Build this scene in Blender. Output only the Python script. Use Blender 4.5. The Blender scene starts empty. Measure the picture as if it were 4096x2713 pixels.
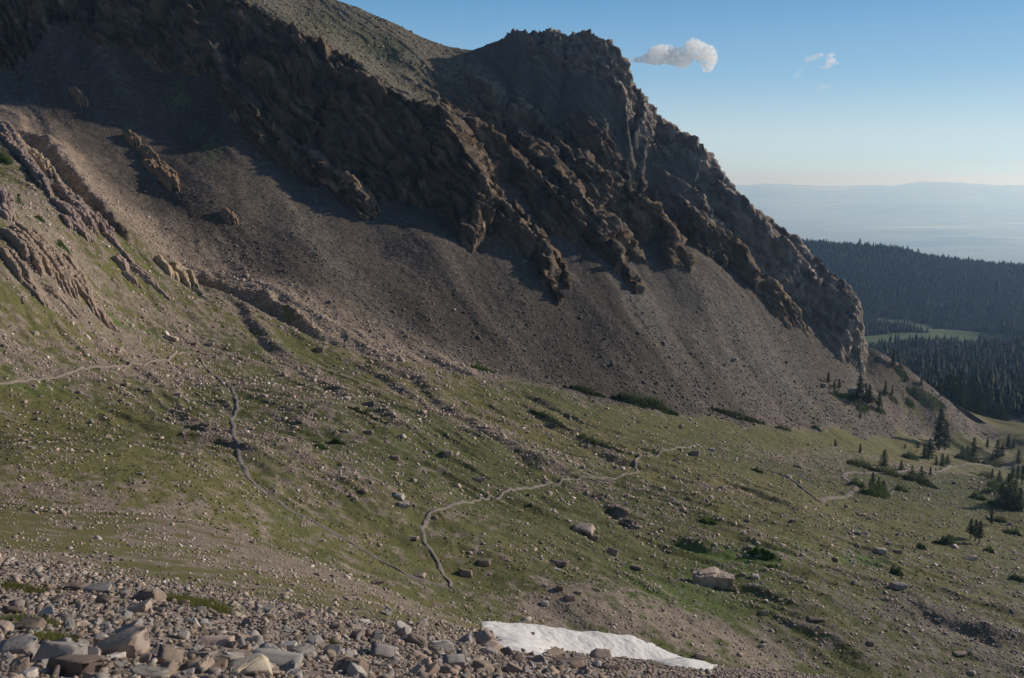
import bpy, bmesh, math, random
import numpy as np
from mathutils import Vector
PI = math.pi
R = math.radians
scene = bpy.context.scene
C = scene.collection
rng = np.random.default_rng(7)
random.seed(7)

# ------------------------------------------------------------------ camera
F = 995.0
TH = math.atan(156.0 / F)
cam_d = bpy.data.cameras.new('camera')
cam = bpy.data.objects.new('camera', cam_d); C.objects.link(cam)
cam.location = (0, 0, 0)
cam.rotation_euler = (PI / 2 - TH, 0, 0)
cam_d.sensor_width = 36.0
cam_d.lens = 36.0 * F / 1024.0
cam_d.clip_start = 0.5
cam_d.clip_end = 200000
cam_d.dof.use_dof = True
cam_d.dof.focus_distance = 300.0
cam_d.dof.aperture_fstop = 2.6
scene.camera = cam

# ------------------------------------------------------------------ sun and sky
SUN_AZ = R(24)      # angle from +X towards +Y
SUN_EL = R(20.5)
sun_dir = Vector((math.cos(SUN_EL) * math.cos(SUN_AZ), math.cos(SUN_EL) * math.sin(SUN_AZ), math.sin(SUN_EL)))
w = bpy.data.worlds.new('World'); scene.world = w
w.use_nodes = True
nt = w.node_tree
for n in list(nt.nodes): nt.nodes.remove(n)
sky = nt.nodes.new('ShaderNodeTexSky'); sky.sky_type = 'NISHITA'; sky.sun_disc = False
sky.sun_elevation = SUN_EL
sky.sun_rotation = PI / 2 - SUN_AZ
sky.altitude = 2500; sky.air_density = 1.0; sky.dust_density = 0.0; sky.ozone_density = 1.5
bg = nt.nodes.new('ShaderNodeBackground'); bg.inputs['Strength'].default_value = 0.095
out = nt.nodes.new('ShaderNodeOutputWorld')
tcw = nt.nodes.new('ShaderNodeTexCoord'); sxyz = nt.nodes.new('ShaderNodeSeparateXYZ'); nt.links.new(tcw.outputs['Generated'], sxyz.inputs[0])
rmp = nt.nodes.new('ShaderNodeValToRGB'); nt.links.new(sxyz.outputs['Z'], rmp.inputs[0])
el = rmp.color_ramp.elements; el[0].position = 0.0; el[0].color = (.62, .84, .97, 1); el[1].position = .42; el[1].color = (.06, .22, .54, 1)
for p_, c_ in ((.045, (.60, .80, .93, 1)), (.10, (.31, .575, .84, 1)), (.19, (.115, .345, .69, 1))):
    e_ = el.new(p_); e_.color = c_
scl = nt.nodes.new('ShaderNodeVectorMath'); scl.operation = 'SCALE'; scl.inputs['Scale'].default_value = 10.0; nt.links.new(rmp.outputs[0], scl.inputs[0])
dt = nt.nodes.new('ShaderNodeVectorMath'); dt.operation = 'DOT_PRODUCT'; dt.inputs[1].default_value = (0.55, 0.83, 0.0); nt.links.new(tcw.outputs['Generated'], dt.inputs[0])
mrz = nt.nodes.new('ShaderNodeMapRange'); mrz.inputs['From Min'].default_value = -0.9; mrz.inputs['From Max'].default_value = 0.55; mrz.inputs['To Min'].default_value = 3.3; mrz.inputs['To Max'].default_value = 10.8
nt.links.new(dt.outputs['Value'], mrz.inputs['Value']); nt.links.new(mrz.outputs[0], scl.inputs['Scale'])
mrw = nt.nodes.new('ShaderNodeMapRange'); mrw.interpolation_type = 'SMOOTHSTEP'
mrw.inputs['From Min'].default_value = 0.55; mrw.inputs['From Max'].default_value = 0.22; mrw.inputs['To Max'].default_value = .9; nt.links.new(sxyz.outputs['Z'], mrw.inputs['Value'])
mxw = nt.nodes.new('ShaderNodeMix'); mxw.data_type = 'RGBA'; nt.links.new(mrw.outputs[0], mxw.inputs[0])
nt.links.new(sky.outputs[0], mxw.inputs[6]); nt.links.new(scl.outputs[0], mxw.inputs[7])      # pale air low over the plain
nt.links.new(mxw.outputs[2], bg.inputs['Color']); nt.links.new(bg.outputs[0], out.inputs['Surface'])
sd = bpy.data.lights.new('sun', 'SUN'); sd.energy = 4.4; sd.angle = R(0.6); sd.color = (1.0, 0.88, 0.73)
so = bpy.data.objects.new('sun', sd); C.objects.link(so)
so.rotation_euler = sun_dir.to_track_quat('Z', 'Y').to_euler()
scene.view_settings.view_transform = 'Standard'
scene.view_settings.look = 'None'
scene.view_settings.exposure = -0.2
scene.view_settings.gamma = 1.0
scene.cycles.max_bounces = 8
scene.cycles.diffuse_bounces = 2
scene.cycles.volume_bounces = 8
scene.cycles.transparent_max_bounces = 8

# ------------------------------------------------------------------ tagging
def tag(o, label=None, cat=None, group=None, kind=None):
    if label: o['label'] = label
    if cat: o['category'] = cat
    if group: o['group'] = group
    if kind: o['kind'] = kind
    return o

def empty(name, loc, rz=0.0, s=1.0):
    o = bpy.data.objects.new(name, None); C.objects.link(o)
    o.location = loc; o.rotation_euler = (0, 0, rz); o.scale = (s, s, s)
    o.empty_display_size = 0.2
    return o

def mesh_np(name, V, faces, mat, nverts=3, smooth=False, parent=None, col=None, link=True):
    """faces: (n, nverts) int array"""
    me = bpy.data.meshes.new(name)
    V = np.asarray(V, dtype=np.float32); faces = np.asarray(faces, dtype=np.int32)
    me.vertices.add(len(V)); me.vertices.foreach_set('co', V.ravel())
    nf = len(faces)
    me.loops.add(nf * nverts); me.loops.foreach_set('vertex_index', faces.ravel())
    me.polygons.add(nf)
    me.polygons.foreach_set('loop_start', np.arange(0, nf * nverts, nverts, dtype=np.int32))
    me.polygons.foreach_set('loop_total', np.full(nf, nverts, dtype=np.int32))
    if smooth: me.polygons.foreach_set('use_smooth', np.ones(nf, dtype=bool))
    me.update(calc_edges=True)
    if col is not None:
        a = me.color_attributes.new('Col', 'FLOAT_COLOR', 'POINT')
        c4 = np.ones((len(V), 4), dtype=np.float32); c4[:, :col.shape[1]] = col
        a.data.foreach_set('color', c4.ravel())
    if mat: me.materials.append(mat)
    if not link: return me
    o = bpy.data.objects.new(name, me); C.objects.link(o)
    if parent: o.parent = parent
    return o

# ------------------------------------------------------------------ noise
_perm = rng.permutation(256).astype(np.int32); _perm = np.concatenate([_perm, _perm, _perm])
_g = rng.normal(size=(256, 3)).astype(np.float32); _g /= np.linalg.norm(_g, axis=1)[:, None]
def noise(x, y, z=0.0):
    x, y, z = np.broadcast_arrays(np.asarray(x, np.float32), np.asarray(y, np.float32), np.asarray(z, np.float32))
    xi = np.floor(x).astype(np.int32); yi = np.floor(y).astype(np.int32); zi = np.floor(z).astype(np.int32)
    fx = x - xi; fy = y - yi; fz = z - zi
    u = fx * fx * (3 - 2 * fx); v = fy * fy * (3 - 2 * fy); w_ = fz * fz * (3 - 2 * fz)
    xi &= 255; yi &= 255; zi &= 255
    def g(dx, dy, dz):
        h = _perm[_perm[_perm[(xi + dx) & 255] + ((yi + dy) & 255)] + ((zi + dz) & 255)]
        q = _g[h]
        return q[..., 0] * (fx - dx) + q[..., 1] * (fy - dy) + q[..., 2] * (fz - dz)
    a = g(0,0,0) * (1-u) + g(1,0,0) * u; b = g(0,1,0) * (1-u) + g(1,1,0) * u
    c = g(0,0,1) * (1-u) + g(1,0,1) * u; d = g(0,1,1) * (1-u) + g(1,1,1) * u
    return ((a * (1-v) + b * v) * (1-w_) + (c * (1-v) + d * v) * w_) * 1.6
def fbm(x, y, z, octs, gain=0.5, lac=2.03):
    s = 0; a = 1.0; t = 0
    for i in range(octs):
        s = s + a * noise(x + 17.3 * i, y - 9.1 * i, z + 5.7 * i); t += a
        x = x * lac; y = y * lac; z = z * lac; a *= gain
    return s / t * 1.4
def ridged(x, y, z, octs, gain=0.5, lac=2.1):
    s = 0; a = 1.0; t = 0
    for i in range(octs):
        n = 1 - np.abs(noise(x + 31.3 * i, y - 7.1 * i, z + 3.7 * i)) * 1.8
        s = s + a * n; t += a
        x = x * lac; y = y * lac; z = z * lac; a *= gain
    return s / t
def vor(x, y, z, seed=0):
    """cell id hash (3 values) and offset from the nearest cell centre"""
    x = np.asarray(x, np.float32); y = np.asarray(y, np.float32); z = np.asarray(z, np.float32)
    xi = np.floor(x).astype(np.int32); yi = np.floor(y).astype(np.int32); zi = np.floor(z).astype(np.int32)
    bd = np.full(x.shape, 9, np.float32); bh = np.zeros(x.shape, np.int32); bo = [np.zeros(x.shape, np.float32) for _ in range(3)]
    for dx in (-1, 0, 1):
        for dy in (-1, 0, 1):
            for dz in (-1, 0, 1):
                h = _perm[_perm[_perm[(xi + dx + seed) & 255] + ((yi + dy) & 255)] + ((zi + dz) & 255)]
                j = _jit[h]; ox = x - (xi + dx + j[..., 0]); oy = y - (yi + dy + j[..., 1]); oz = z - (zi + dz + j[..., 2])
                d = ox * ox + oy * oy + oz * oz; m_ = d < bd
                bd = np.where(m_, d, bd); bh = np.where(m_, h, bh)
                for q_, o_ in enumerate((ox, oy, oz)): bo[q_] = np.where(m_, o_, bo[q_])
    return _jit[(bh * 7 + 3) & 255], bo, _g[bh]
_jit = rng.uniform(0, 1, (256, 3)).astype(np.float32)
def sstep(a, b, x):
    t = np.clip((x - a) / (b - a), 0, 1); return t * t * (3 - 2 * t)

# ------------------------------------------------------------------ photo measurements -> world
CT, ST = math.cos(TH), math.sin(TH)
def ray(u, v):
    t = (339.0 - v) / F
    return np.array([(u - 512.0) / F, CT + t * ST, -ST + t * CT])
def pt(u, v, Y):
    d = ray(u, v); return d * (Y / d[1])
K = 1.25
def pts(L, k=K): return np.array([pt(u, v, Y * k) for u, v, Y in L])

def rbf_fit(P, c):
    P = np.asarray(P, float); xy = P[:, :2]; n = len(P)
    D = np.sqrt(((xy[:, None] - xy[None]) ** 2).sum(-1) + c * c)
    A = np.zeros((n + 3, n + 3)); A[:n, :n] = -D + np.eye(n) * -0.5 * 0
    A[:n, :n] -= np.eye(n) * 0.0
    A[:n, n] = 1; A[:n, n + 1:] = xy; A[n, :n] = 1; A[n + 1:, :n] = xy.T
    b = np.zeros(n + 3); b[:n] = P[:, 2]
    sol = np.linalg.lstsq(A, b, rcond=None)[0]
    return xy, sol, c
def rbf_eval(fit, x, y):
    xy, sol, c = fit; n = len(xy)
    r = sol[n] + sol[n + 1] * x + sol[n + 2] * y
    for i in range(n):
        r = r - sol[i] * np.sqrt((x - xy[i, 0]) ** 2 + (y - xy[i, 1]) ** 2 + c * c)
    return r

def polyc(P, x, y):
    """distance, z, parameter, side mix (-1 right .. +1 left, smooth round the ends), overshoot beyond the ends"""
    d, z, s, t = polyd(P, x, y); n = len(P) - 1
    i = np.clip(t.astype(np.int32), 0, n - 1); a = P[i]; b = P[i + 1]
    dx, dy = b[..., 0] - a[..., 0], b[..., 1] - a[..., 1]; L_ = np.hypot(dx, dy) + 1e-6
    c = (dx * (y - a[..., 1]) - dy * (x - a[..., 0])) / L_
    al = (dx * (x - a[..., 0]) + dy * (y - a[..., 1])) / L_
    over = np.where(t <= 0.001, np.maximum(-al, 0), np.where(t >= n - .001, np.maximum(al - L_, 0), 0))
    return d, z, t, np.clip(c / (d + 1e-3), -1, 1), over
def polyd(P, x, y):
    """nearest point on plan polyline P (n,3): distance, z there, signed side (+ = left of travel), param"""
    bd = np.full(x.shape, 1e9, np.float32); bz = np.zeros(x.shape, np.float32); bs = np.ones(x.shape, np.float32); bt = np.zeros(x.shape, np.float32)
    for i in range(len(P) - 1):
        a, b = P[i], P[i + 1]; dx, dy = b[0] - a[0], b[1] - a[1]; L2 = dx * dx + dy * dy + 1e-9
        t = np.clip(((x - a[0]) * dx + (y - a[1]) * dy) / L2, 0, 1)
        d = np.hypot(x - (a[0] + t * dx), y - (a[1] + t * dy))
        m = d < bd
        bd = np.where(m, d, bd); bz = np.where(m, a[2] + t * (b[2] - a[2]), bz)
        bs = np.where(m, np.sign(dx * (y - a[1]) - dy * (x - a[0])), bs); bt = np.where(m, i + t, bt)
    return bd, bz, bs, bt

# base ground (valley floor and scree)
BASE = [
 # valley floor
 (443,584,115),(600,600,118),(700,583,143),(800,600,140),(1023,677,130),(800,677,118),(600,640,109),(720,662,112),(1023,580,185),(1100,677,135),
 (200,430,150),(200,500,106),(320,540,112),(320,470,140),(320,400,190),(443,500,142),(443,430,195),(560,500,172),(560,450,222),
 (700,500,193),(700,460,240),(850,520,215),(850,470,292),(1023,520,245),(1023,480,315),(936,471,335),(1100,500,290),(1200,560,240),
 (0,450,108),(0,385,150),(0,330,168),(0,240,200),(100,385,165),(100,340,195),(100,300,235),(50,290,195),(60,240,232),(60,220,262),
 (-120,450,115),(-120,350,140),(-120,250,170),(-300,300,160),(-300,150,230),
 # toe of the scree
 (195,276,302),(110,232,280),(150,255,290),(300,320,285),(475,367,293),(600,395,303),(692,415,313),(800,425,350),(870,430,385),(943,432,425),(985,436,445),
 # scree
 (0,150,315),(0,130,352),(0,105,393),(0,60,424),(0,20,444),(60,150,352),(60,110,392),(60,185,300),(100,100,402),(100,60,420),(100,130,384),(100,165,358),(150,200,345),(150,230,318),(130,215,322),(200,120,402),(200,160,372),(200,200,344),(195,240,321),
 (300,200,360),(300,240,330),(300,280,305),(380,260,338),(400,330,302),(430,240,352),(470,280,338),(500,330,318),(540,360,313),
 (60,0,450),(126,44,428),(160,62,422),(219,84,412),(252,122,400),(296,167,386),(341,201,370),(377,218,364),(430,207,379),(470,226,370),(500,252,360),(530,277,350),(555,303,341),
 (497,192,392),(525,228,378),(560,265,363),(600,330,335),(650,340,340),(620,270,372),(660,290,378),(700,300,380),(700,270,395),(750,290,405),(750,350,372),(780,350,388),
 (810,342,406),(835,338,424),(855,352,431),(830,370,402),(860,380,412),(880,355,432),(905,367,440),(930,385,443),(950,400,448),(900,400,425),(930,410,432),(965,415,450),
 (-120,105,390),(-120,0,448),(-300,0,400),
 # right, beyond
 (1000,425,470),(1023,440,440),(960,411,500),(1010,408,520),(1100,430,450),(1300,470,420),
]
BASEP = pts(BASE)
extra = np.array([(0,0,-53),(200,60,-110),(-150,40,-10),(300,150,-150),(500,300,-220),(-300,100,30),(-420,250,80)], float)
base_fit = rbf_fit(np.vstack([BASEP, extra]), 9.0)

FG = [(0,677,13),(200,677,16),(443,677,26),(600,677,50),(720,669,80),(800,677,96),
 (0,620,24),(0,590,36),(0,560,56),(0,520,88),(200,640,22),(200,600,38),(200,560,72),(200,520,102),
 (350,640,38),(350,600,66),(350,575,92),(443,640,52),(443,615,86),(520,645,76),(600,655,90),(660,661,93)]
FGP = pts(FG, 1.0)
fextra = np.array([(0,0,-1.7),(-10,0,-1.2),(10,0,-3),(0,-20,7),(-30,-20,9),(30,-20,-2),(-60,0,2),(-35,30,-9),(35,20,-13),(55,40,-26),(80,60,-42),
  (-20,135,-58),(10,118,-66),(30,118,-70),(60,130,-84),(-90,150,-50),(100,110,-85),(-160,100,-40),(120,60,-70),(-80,60,-18),(0,300,-190),(-200,300,-190),(200,300,-230)], float)
fg_fit = rbf_fit(np.vstack([FGP, fextra]), 2.5)

# upland surface (behind the front ridge edge, up to the skyline)
R1 = [(-300,-120,470),(0,-62,470),(100,-40,460),(200,-15,448),(255,6,441),(303,35,430),(346,58,424),(376,84,413),(411,106,405),(437,127,396),(458,152,385),(476,178,374),(497,203,363),(519,221,358),(536,252,350),(547,280,344),(555,303,339)]
def on_base(L, h0, h1, p=1.6):
    """pixels of a rib crest -> (u, v, Y) so that the rib stands h above the scree surface"""
    out_ = []
    for i, q_ in enumerate(L):
        if len(q_) == 3: out_.append(q_); continue
        h = h1 + (h0 - h1) * (1 - (i / (len(L) - 1)) ** p)
        d = ray(*q_); ys_ = np.arange(300, 700, 0.5); k_ = ys_ / d[1]; b_ = rbf_eval(base_fit, d[0] * k_, ys_) + h
        j = np.nonzero(b_ >= d[2] * k_)[0]; out_.append((q_[0], q_[1], ys_[j[0] if len(j) else -1] / K))
    return out_
R1 = R1[:8] + on_base([(441,114,401),(464,142,390),(484,173,376),(502,199),(522,222),(538,242),(545,273),(554,303)], 16, .5)
R1b = on_base([(505,200),(515,209),(543,237),(553,250),(563,273),(568,284)], 8, .5)
R2 = [(381,59,452),(400,75,444),(430,97,431),(458,114,421)] + on_base([(484,127,415),(503,143),(522,158),(553,188),(584,209),(607,232),(619,257),(630,275),(636,291)], 17, .5)
R3 = [(463,64,462),(490,90,450)] + on_base([(508,120),(528,142),(558,168),(579,188),(599,214),(630,226),(642,244),(652,262),(658,276)], 19, .5, 2)
R4 = [(516,95,455),(545,125,444)] + on_base([(570,150),(589,170),(610,178),(632,190),(665,211),(675,237),(684,250),(692,262)], 21, .5, 2.4)
R5 = on_base([(598,122,450),(609,132,448),(637,158),(670,190),(706,219),(732,237),(757,265),(783,295),(800,318),(809,331)], 21, .3, 1.8)
R5b = on_base([(645,155,450),(668,173,446),(706,193,441),(739,219),(770,244),(798,267),(815,290),(826,315),(834,331)], 22, .3, 1.9)
R7 = [(720,180,450),(760,212,442),(800,256,434),(822,285,429),(842,318,430),(854,345,432)]
PB1 = [(586,37,474),(605,60,466),(619,86,459),(624,120,452),(628,139,447)]
PB2 = [(619,56,472),(636,76,468),(645,99,464),(645,114,458),(634,131,451)]
R0 = [(184,50,424),(219,70,414),(252,104,402),(280,132,393),(310,155,385),(341,173,376),(362,192,367),(378,214,360)]
CREST = [(-500,-260,520),(-200,-170,510),(0,-120,500),(200,-58,490),(280,-24,486),(340,1,483),(380,17,483),(420,36,483),(450,47,484),(470,50,485)]
PEAK = [(470,50,485),(484,46,484),(496,41,482),(505,36,481),(512,31,480),(520,30,479),(535,31,479),(545,29,478),(553,28,478),(562,33,478),(570,35,478),(576,32,477),(588,34,476),(598,38,475),(607,45,474),(618,52,473),(625,63,472),(635,80,471),(641,92,470),(646,99,470),(650,103,470),(660,115,468),(680,131,464),(698,143,461),(705,143,460),(709,151,459),(716,163,457),(724,178,455),(735,187,453),(745,196,451),(755,206,450),(765,215,448),(780,226,445),(795,238,442),(805,248,440),(818,258,437),(830,270,434),(842,280,432),(850,286,432),(856,296,432),(860,310,432),(862,325,432),(864,345,433)]
SCR = [(864,345,433),(880,352,434),(905,367,440),(930,385,443),(950,400,448),(972,424,452),(985,434,458)]
RID = {k: pts(v) for k, v in dict(PB1=PB1, PB2=PB2, R1b=R1b, R1=R1, R2=R2, R3=R3, R4=R4, R5=R5, R5b=R5b, R7=R7, R0=R0, CREST=CREST, PEAK=PEAK, SCR=SCR).items()}
# erosion channels and debris levees on the floor: (polyline, levee height, half width, drop on the near side)
LEV = [
 ([(20,128,300),(55,150,300),(90,195,280),(130,240,262),(195,276,262),(258,298,262),(300,322,258),(360,350,250)], 3.4, 3.6, 3.4),
 ([(240,280,300),(300,310,285),(350,340,275),(420,372,262)], 1.6, 3.0, 1.5),
 ([(200,285,248),(240,300,245),(255,325,225),(270,345,212),(330,385,200),(400,425,190),(440,445,188)], 1.8, 3.0, 1.6),
 ([(360,352,250),(420,380,240),(450,410,222),(500,440,212),(540,462,204),(600,476,200)], 2.4, 4.0, 2.0),
 ([(330,350,262),(380,375,255),(420,400,240),(450,420,222),(490,445,208)], 1.2, 2.5, 1.2),
 ([(400,345,272),(470,375,262),(520,390,258),(580,420,245),(640,440,240)], 1.2, 2.5, 1.0),
 ([(520,400,250),(560,430,232),(620,460,222),(700,478,222)], 1.0, 3.0, 1.2),
 ([(540,470,200),(600,495,185),(640,530,165),(700,545,165),(780,560,160),(860,555,178)], 1.3, 2.5, 1.6),
 ([(640,465,225),(720,490,210),(800,500,215)], 1.0, 2.2, 1.0),
 ([(60,320,180),(110,350,178),(150,375,172),(190,400,160)], 1.2, 2.2, 1.0),
 ([(160,400,160),(230,440,145),(280,470,138)], 0.9, 2.0, 0.8),
 ([(860,600,160),(930,610,160),(1000,640,150),(1060,650,148)], 2.2, 4.0, 2.2),
]
EDGE = np.array([(55,395,0),(110,440,0),(158,500,0),(189,534,0),(206,610,0)], float)
def smax(a, b, k):
    h = np.clip(0.5 + 0.5 * (a - b) / k, 0, 1)
    return b * (1 - h) + a * h + k * h * (1 - h)

UP = R1[:10] + CREST + R2[:4] + [(430,75,452),(400,50,458),(360,30,465),(330,15,470),(300,10,465),(500,75,470),(540,100,462),(575,120,456),(600,130,452),(628,138,450)]
UP += [(u, v + 14, y + 4) for u, v, y in (R3[3:8:2] + R4[1:7:2] + R5[1:8:2] + R5b[1:8:2])]
FOOT = [(508,198),(543,223),(566,241),(594,264),(617,282),(635,294),(621,249),(638,264),(657,279),(642,239),(656,249),(676,259),(694,264),(732,282),(762,310),(790,333),(811,343),(814,331),(834,338),(857,352)]
fpts = []
for u, v in FOOT + [(600,310),(700,310),(760,345),(830,375),(650,300)]:
    d = ray(u, v); ys_ = np.arange(250, 700, 0.5); k_ = ys_ / d[1]; b_ = rbf_eval(base_fit, d[0] * k_, ys_); i = np.nonzero(b_ >= d[2] * k_)[0][0]
    fpts.append((d[0] * k_[i], ys_[i], b_[i] - (2.5 if (u, v) in FOOT else 16)))
up_fit = rbf_fit(np.vstack([pts(UP), np.array(fpts)]), 6.0)

# coarse fields in plan
GX0, GX1, GY0, GY1, GS = -900.0, 1100.0, -60.0, 760.0, 3.0
gx = np.arange(GX0, GX1, GS); gy = np.arange(GY0, GY1, GS)
GXX, GYY = np.meshgrid(gx, gy)
G_base = rbf_eval(base_fit, GXX, GYY); G_fg = rbf_eval(fg_fit, GXX, GYY); G_up = rbf_eval(up_fit, GXX, GYY)
def bil(G, x, y):
    fx = np.clip((x - GX0) / GS, 0, G.shape[1] - 1.001); fy = np.clip((y - GY0) / GS, 0, G.shape[0] - 1.001)
    ix = fx.astype(np.int32); iy = fy.astype(np.int32); tx = fx - ix; ty = fy - iy
    return (G[iy, ix] * (1 - tx) + G[iy, ix + 1] * tx) * (1 - ty) + (G[iy + 1, ix] * (1 - tx) + G[iy + 1, ix + 1] * tx) * ty

def base_at(u, v):
    d = ray(u, v); ys = np.arange(100, 560, 0.5); k_ = ys / d[1]
    b_ = bil(G_base, d[0] * k_, ys); i = np.nonzero(b_ >= d[2] * k_)[0]
    i = i[0] if len(i) else -1
    return (d[0] * k_[i], ys[i], b_[i])
def lev_pts(L): return np.array([base_at(u, v) for u, v, _ in L])
LEVP = [(lev_pts(L), h, wd, dr) for L, h, wd, dr in [(l[0], l[1] * (.95 if i == 0 else .55), l[2] * .75, l[3] * (.95 if i == 0 else .5)) for i, l in enumerate(LEV)]]


def terrain(x, y):
    """height, rock amount, fg amount, channel-stone amount"""
    x = x.astype(np.float32); y = y.astype(np.float32)
    B = bil(G_base, x, y); FGh = bil(G_fg, x, y)
    fgm = sstep(-1.5, 1.5, FGh - B)
    mt = sstep(300, 340, y)            # only bother with the mountain back there
    # floor relief
    und = fbm(x / 34, y / 34, 1.3, 3) * 1.3 + fbm(x / 9, y / 9, 4.1, 3) * 0.42
    H = smax(B, FGh, 2.0)
    stone = np.zeros_like(x)
    wx = x + fbm(x / 22, y / 22, 8.2, 2) * 1.6 + noise(x / 5, y / 5, 1.2) * .8; wy = y + fbm(x / 22, y / 22, 2.2, 2) * 1.6
    for P, h, wd, dr in LEVP:
        m = (x > P[:, 0].min() - 30) & (x < P[:, 0].max() + 30) & (y > P[:, 1].min() - 30) & (y < P[:, 1].max() + 30)
        if not m.any(): continue
        d, z, s, t = polyd(P, wx[m], wy[m])
        n = len(P) - 1
        fade = np.clip(np.minimum(t / 0.5, (n - t) / 0.8), 0, 1)
        sd_ = d * s                                   # + = far / left side of travel
        irr = 0.75 + 0.6 * fbm(x[m] / 7, y[m] / 7, 0.7, 2)
        crest_ = np.exp(-((sd_ - wd * .3) / wd) ** 2) * h * irr
        crest_ = np.where(sd_ > wd * .3, np.exp(-((sd_ - wd * .3) / (wd * 2.2)) ** 2) * h * irr, crest_)
        trench = np.exp(-((sd_ + wd * 1.5) / (wd * 1.0)) ** 2) * dr
        H[m] += (crest_ - trench) * fade
        stone[m] = np.maximum(stone[m], np.exp(-(d / (wd * 1.6)) ** 2) * fade)
    H = H + und * (1 - 0.72 * fgm) * (1 - sstep(330, 400, y) * 0.3)
    fz_ = sstep(-.2, .5, 1 - ((x + 40 - (y - 260) * -.9) / 150) ** 2) * sstep(120, 175, y) * sstep(420, 340, y) * (1 - fgm)
    cx_ = .47 * x + .88 * y + fbm(x / 40, y / 40, 12.0, 3) * 9; ax_ = .88 * x - .47 * y
    fr = ridged(cx_ / 15, ax_ / 75, 3.0, 2) - .55 + .5 * (ridged(cx_ / 6, ax_ / 26, 8.0, 2) - .55)
    H = H + fr * 1.5 * fz_
    stone = np.maximum(stone, sstep(.12, .42, fr) * fz_ * .55)
    rock = np.zeros_like(x)
    m = y > 250
    xm, ym = x[m], y[m]; Hm = H[m]
    wxm = xm + fbm(xm / 28, ym / 28, 5.5, 3) * 5.0 + noise(xm / 7, ym / 7, 3.3) * 1.2
    wym = ym + fbm(xm / 28, ym / 28, 9.5, 3) * 5.0 + noise(xm / 7, ym / 7, 6.3) * 1.2
    # long furrows running down the scree
    dn = (xm * 0.8 + ym * 0.6) + fbm(xm / 60, ym / 60, 4.0, 3) * 16
    fur = fbm(dn / 26, (xm * 0.6 - ym * 0.8) / 110, 2.0, 2) * 2.6 + fbm(dn / 7, (xm * .6 - ym * .8) / 35, 7.0, 2) * .35
    slope_m = sstep(330, 420, ym - np.clip(xm, 0, 200) * 0.45)
    Hm = Hm + fur * slope_m
    U = bil(G_up, xm, ym)
    d1, z1, s1, t1 = polyd(RID['R1'], wxm, wym)
    U = U - 1.25 * np.where(s1 < 0, d1, 0)                      # cliff on the near side of the front edge
    # spurs
    dc, zc, sc, tc = polyd(RID['CREST'], xm, ym)
    dp, zp, sp, tp = polyd(RID['PEAK'], xm, ym)
    zone = sstep(-6, 14, np.where(s1 > 0, d1, -d1))
    d2, z2, s2, t2 = polyd(RID['R2'], wxm, wym)
    right2 = np.where(s2 > 0, d2, -d2)
    carve = sstep(-20, 10, right2) * (8 + 4 * sstep(40, 110, xm)) * sstep(1.0, 4.0, t2)
    carve = np.where(s1 > 0, np.maximum(carve, 7 * sstep(8.0, 10.5, t1) * sstep(2, 8, d1)), carve)
    sp_max = U - carve
    for k, kl, kr in (('R2', 1.5, 0.45), ('R3', 1.6, 0.4), ('R4', 1.7, 0.4), ('R5', 1.7, 0.5), ('R5b', 1.8, 0.6), ('R7', 2.0, 0.6), ('R1b', 1.6, 1.2), ('PB1', 1.7, 2.0), ('PB2', 1.4, 2.4), ('R0', 1.5, 0.7), ('R1', 1.25, 0.8)):
        d, z, t, mx_, ov = polyc(RID[k], wxm, wym)
        kr = kr + .8 * sstep(.3, .7, t / (len(RID[k]) - 1))
        hgt = z - d * (kl * (1 - mx_) * .5 + kr * (1 + mx_) * .5) - 1.6 * ov
        sp_max = smax(sp_max, hgt, 1.5)
    wpx = xm + noise(xm / 9, ym / 9, 1.3) * 2.4; wpy = ym + noise(xm / 9, ym / 9, 4.3) * 2.4
    dq, zq, sq, tq = polyd(RID['PEAK'], xm * .35 + wpx * .65, ym * .35 + wpy * .65)
    kp = 1.9 - 0.5 * sstep(8, 14, tq) + 0.1 * sstep(20, 30, tq)
    pk = zq - kp * dq + np.clip(dq, 0, 4) * 0.5
    bt = np.exp(-((tq - 18) / 1.2) ** 2) * 7 + np.exp(-((tq - 24.6) / 1.0) ** 2) * 4 - np.exp(-((tq - 21) / 1.0) ** 2) * 5
    sp_max = smax(sp_max, pk, 1.5)
    de, _, se, _ = polyd(EDGE, wxm, wym)
    sp_max = sp_max - 3.5 * np.where(se < 0, de, 0)
    rk = sstep(-0.8, 0.8, sp_max - Hm) * (1 - sstep(203, 213, xm))
    Z = smax(Hm, sp_max, 1.0)
    # everything falls away behind the skyline
    ally = np.vstack([RID['CREST'], RID['PEAK'][1:], RID['SCR'][1:]])
    da, za, sa, ta = polyd(ally, xm, ym)
    n_ = len(ally) - 1
    back = (sa > 0) & (ta < n_ - 0.01)
    Z = np.where(back, np.minimum(Z, za - 0.75 * da), Z)
    cap = za + np.where(back, 0, 0) 
    Z = np.where(~back & (da < 40) & (ta < n_ - 3), np.minimum(Z, za + 0.0 + 0.02 * da), Z)
    H[m] = Z; rock[m] = rk * np.where(back, 1.0, 1.0)
    # upland is gravelly where gentle
    upl = sstep(0, 6, np.where(s1 > 0, d1, -d1)) * (1 - sstep(-16, 4, right2) * sstep(0.5, 3.0, t2)) * (1 - sstep(7.0, 9.0, t1))
    U2 = np.zeros_like(x); U2[m] = upl * rk
    aux = np.zeros_like(x); aux[m] = np.where(dq < 45, sstep(45, 20, dq), 0)
    # far side: drop to the wooded valley
    yy = y - 0.25 * np.clip(x, -400, 400)
    H = H - sstep(500, 900, yy) * 40 * 0
    return H, rock, fgm, stone, U2, aux

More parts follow.
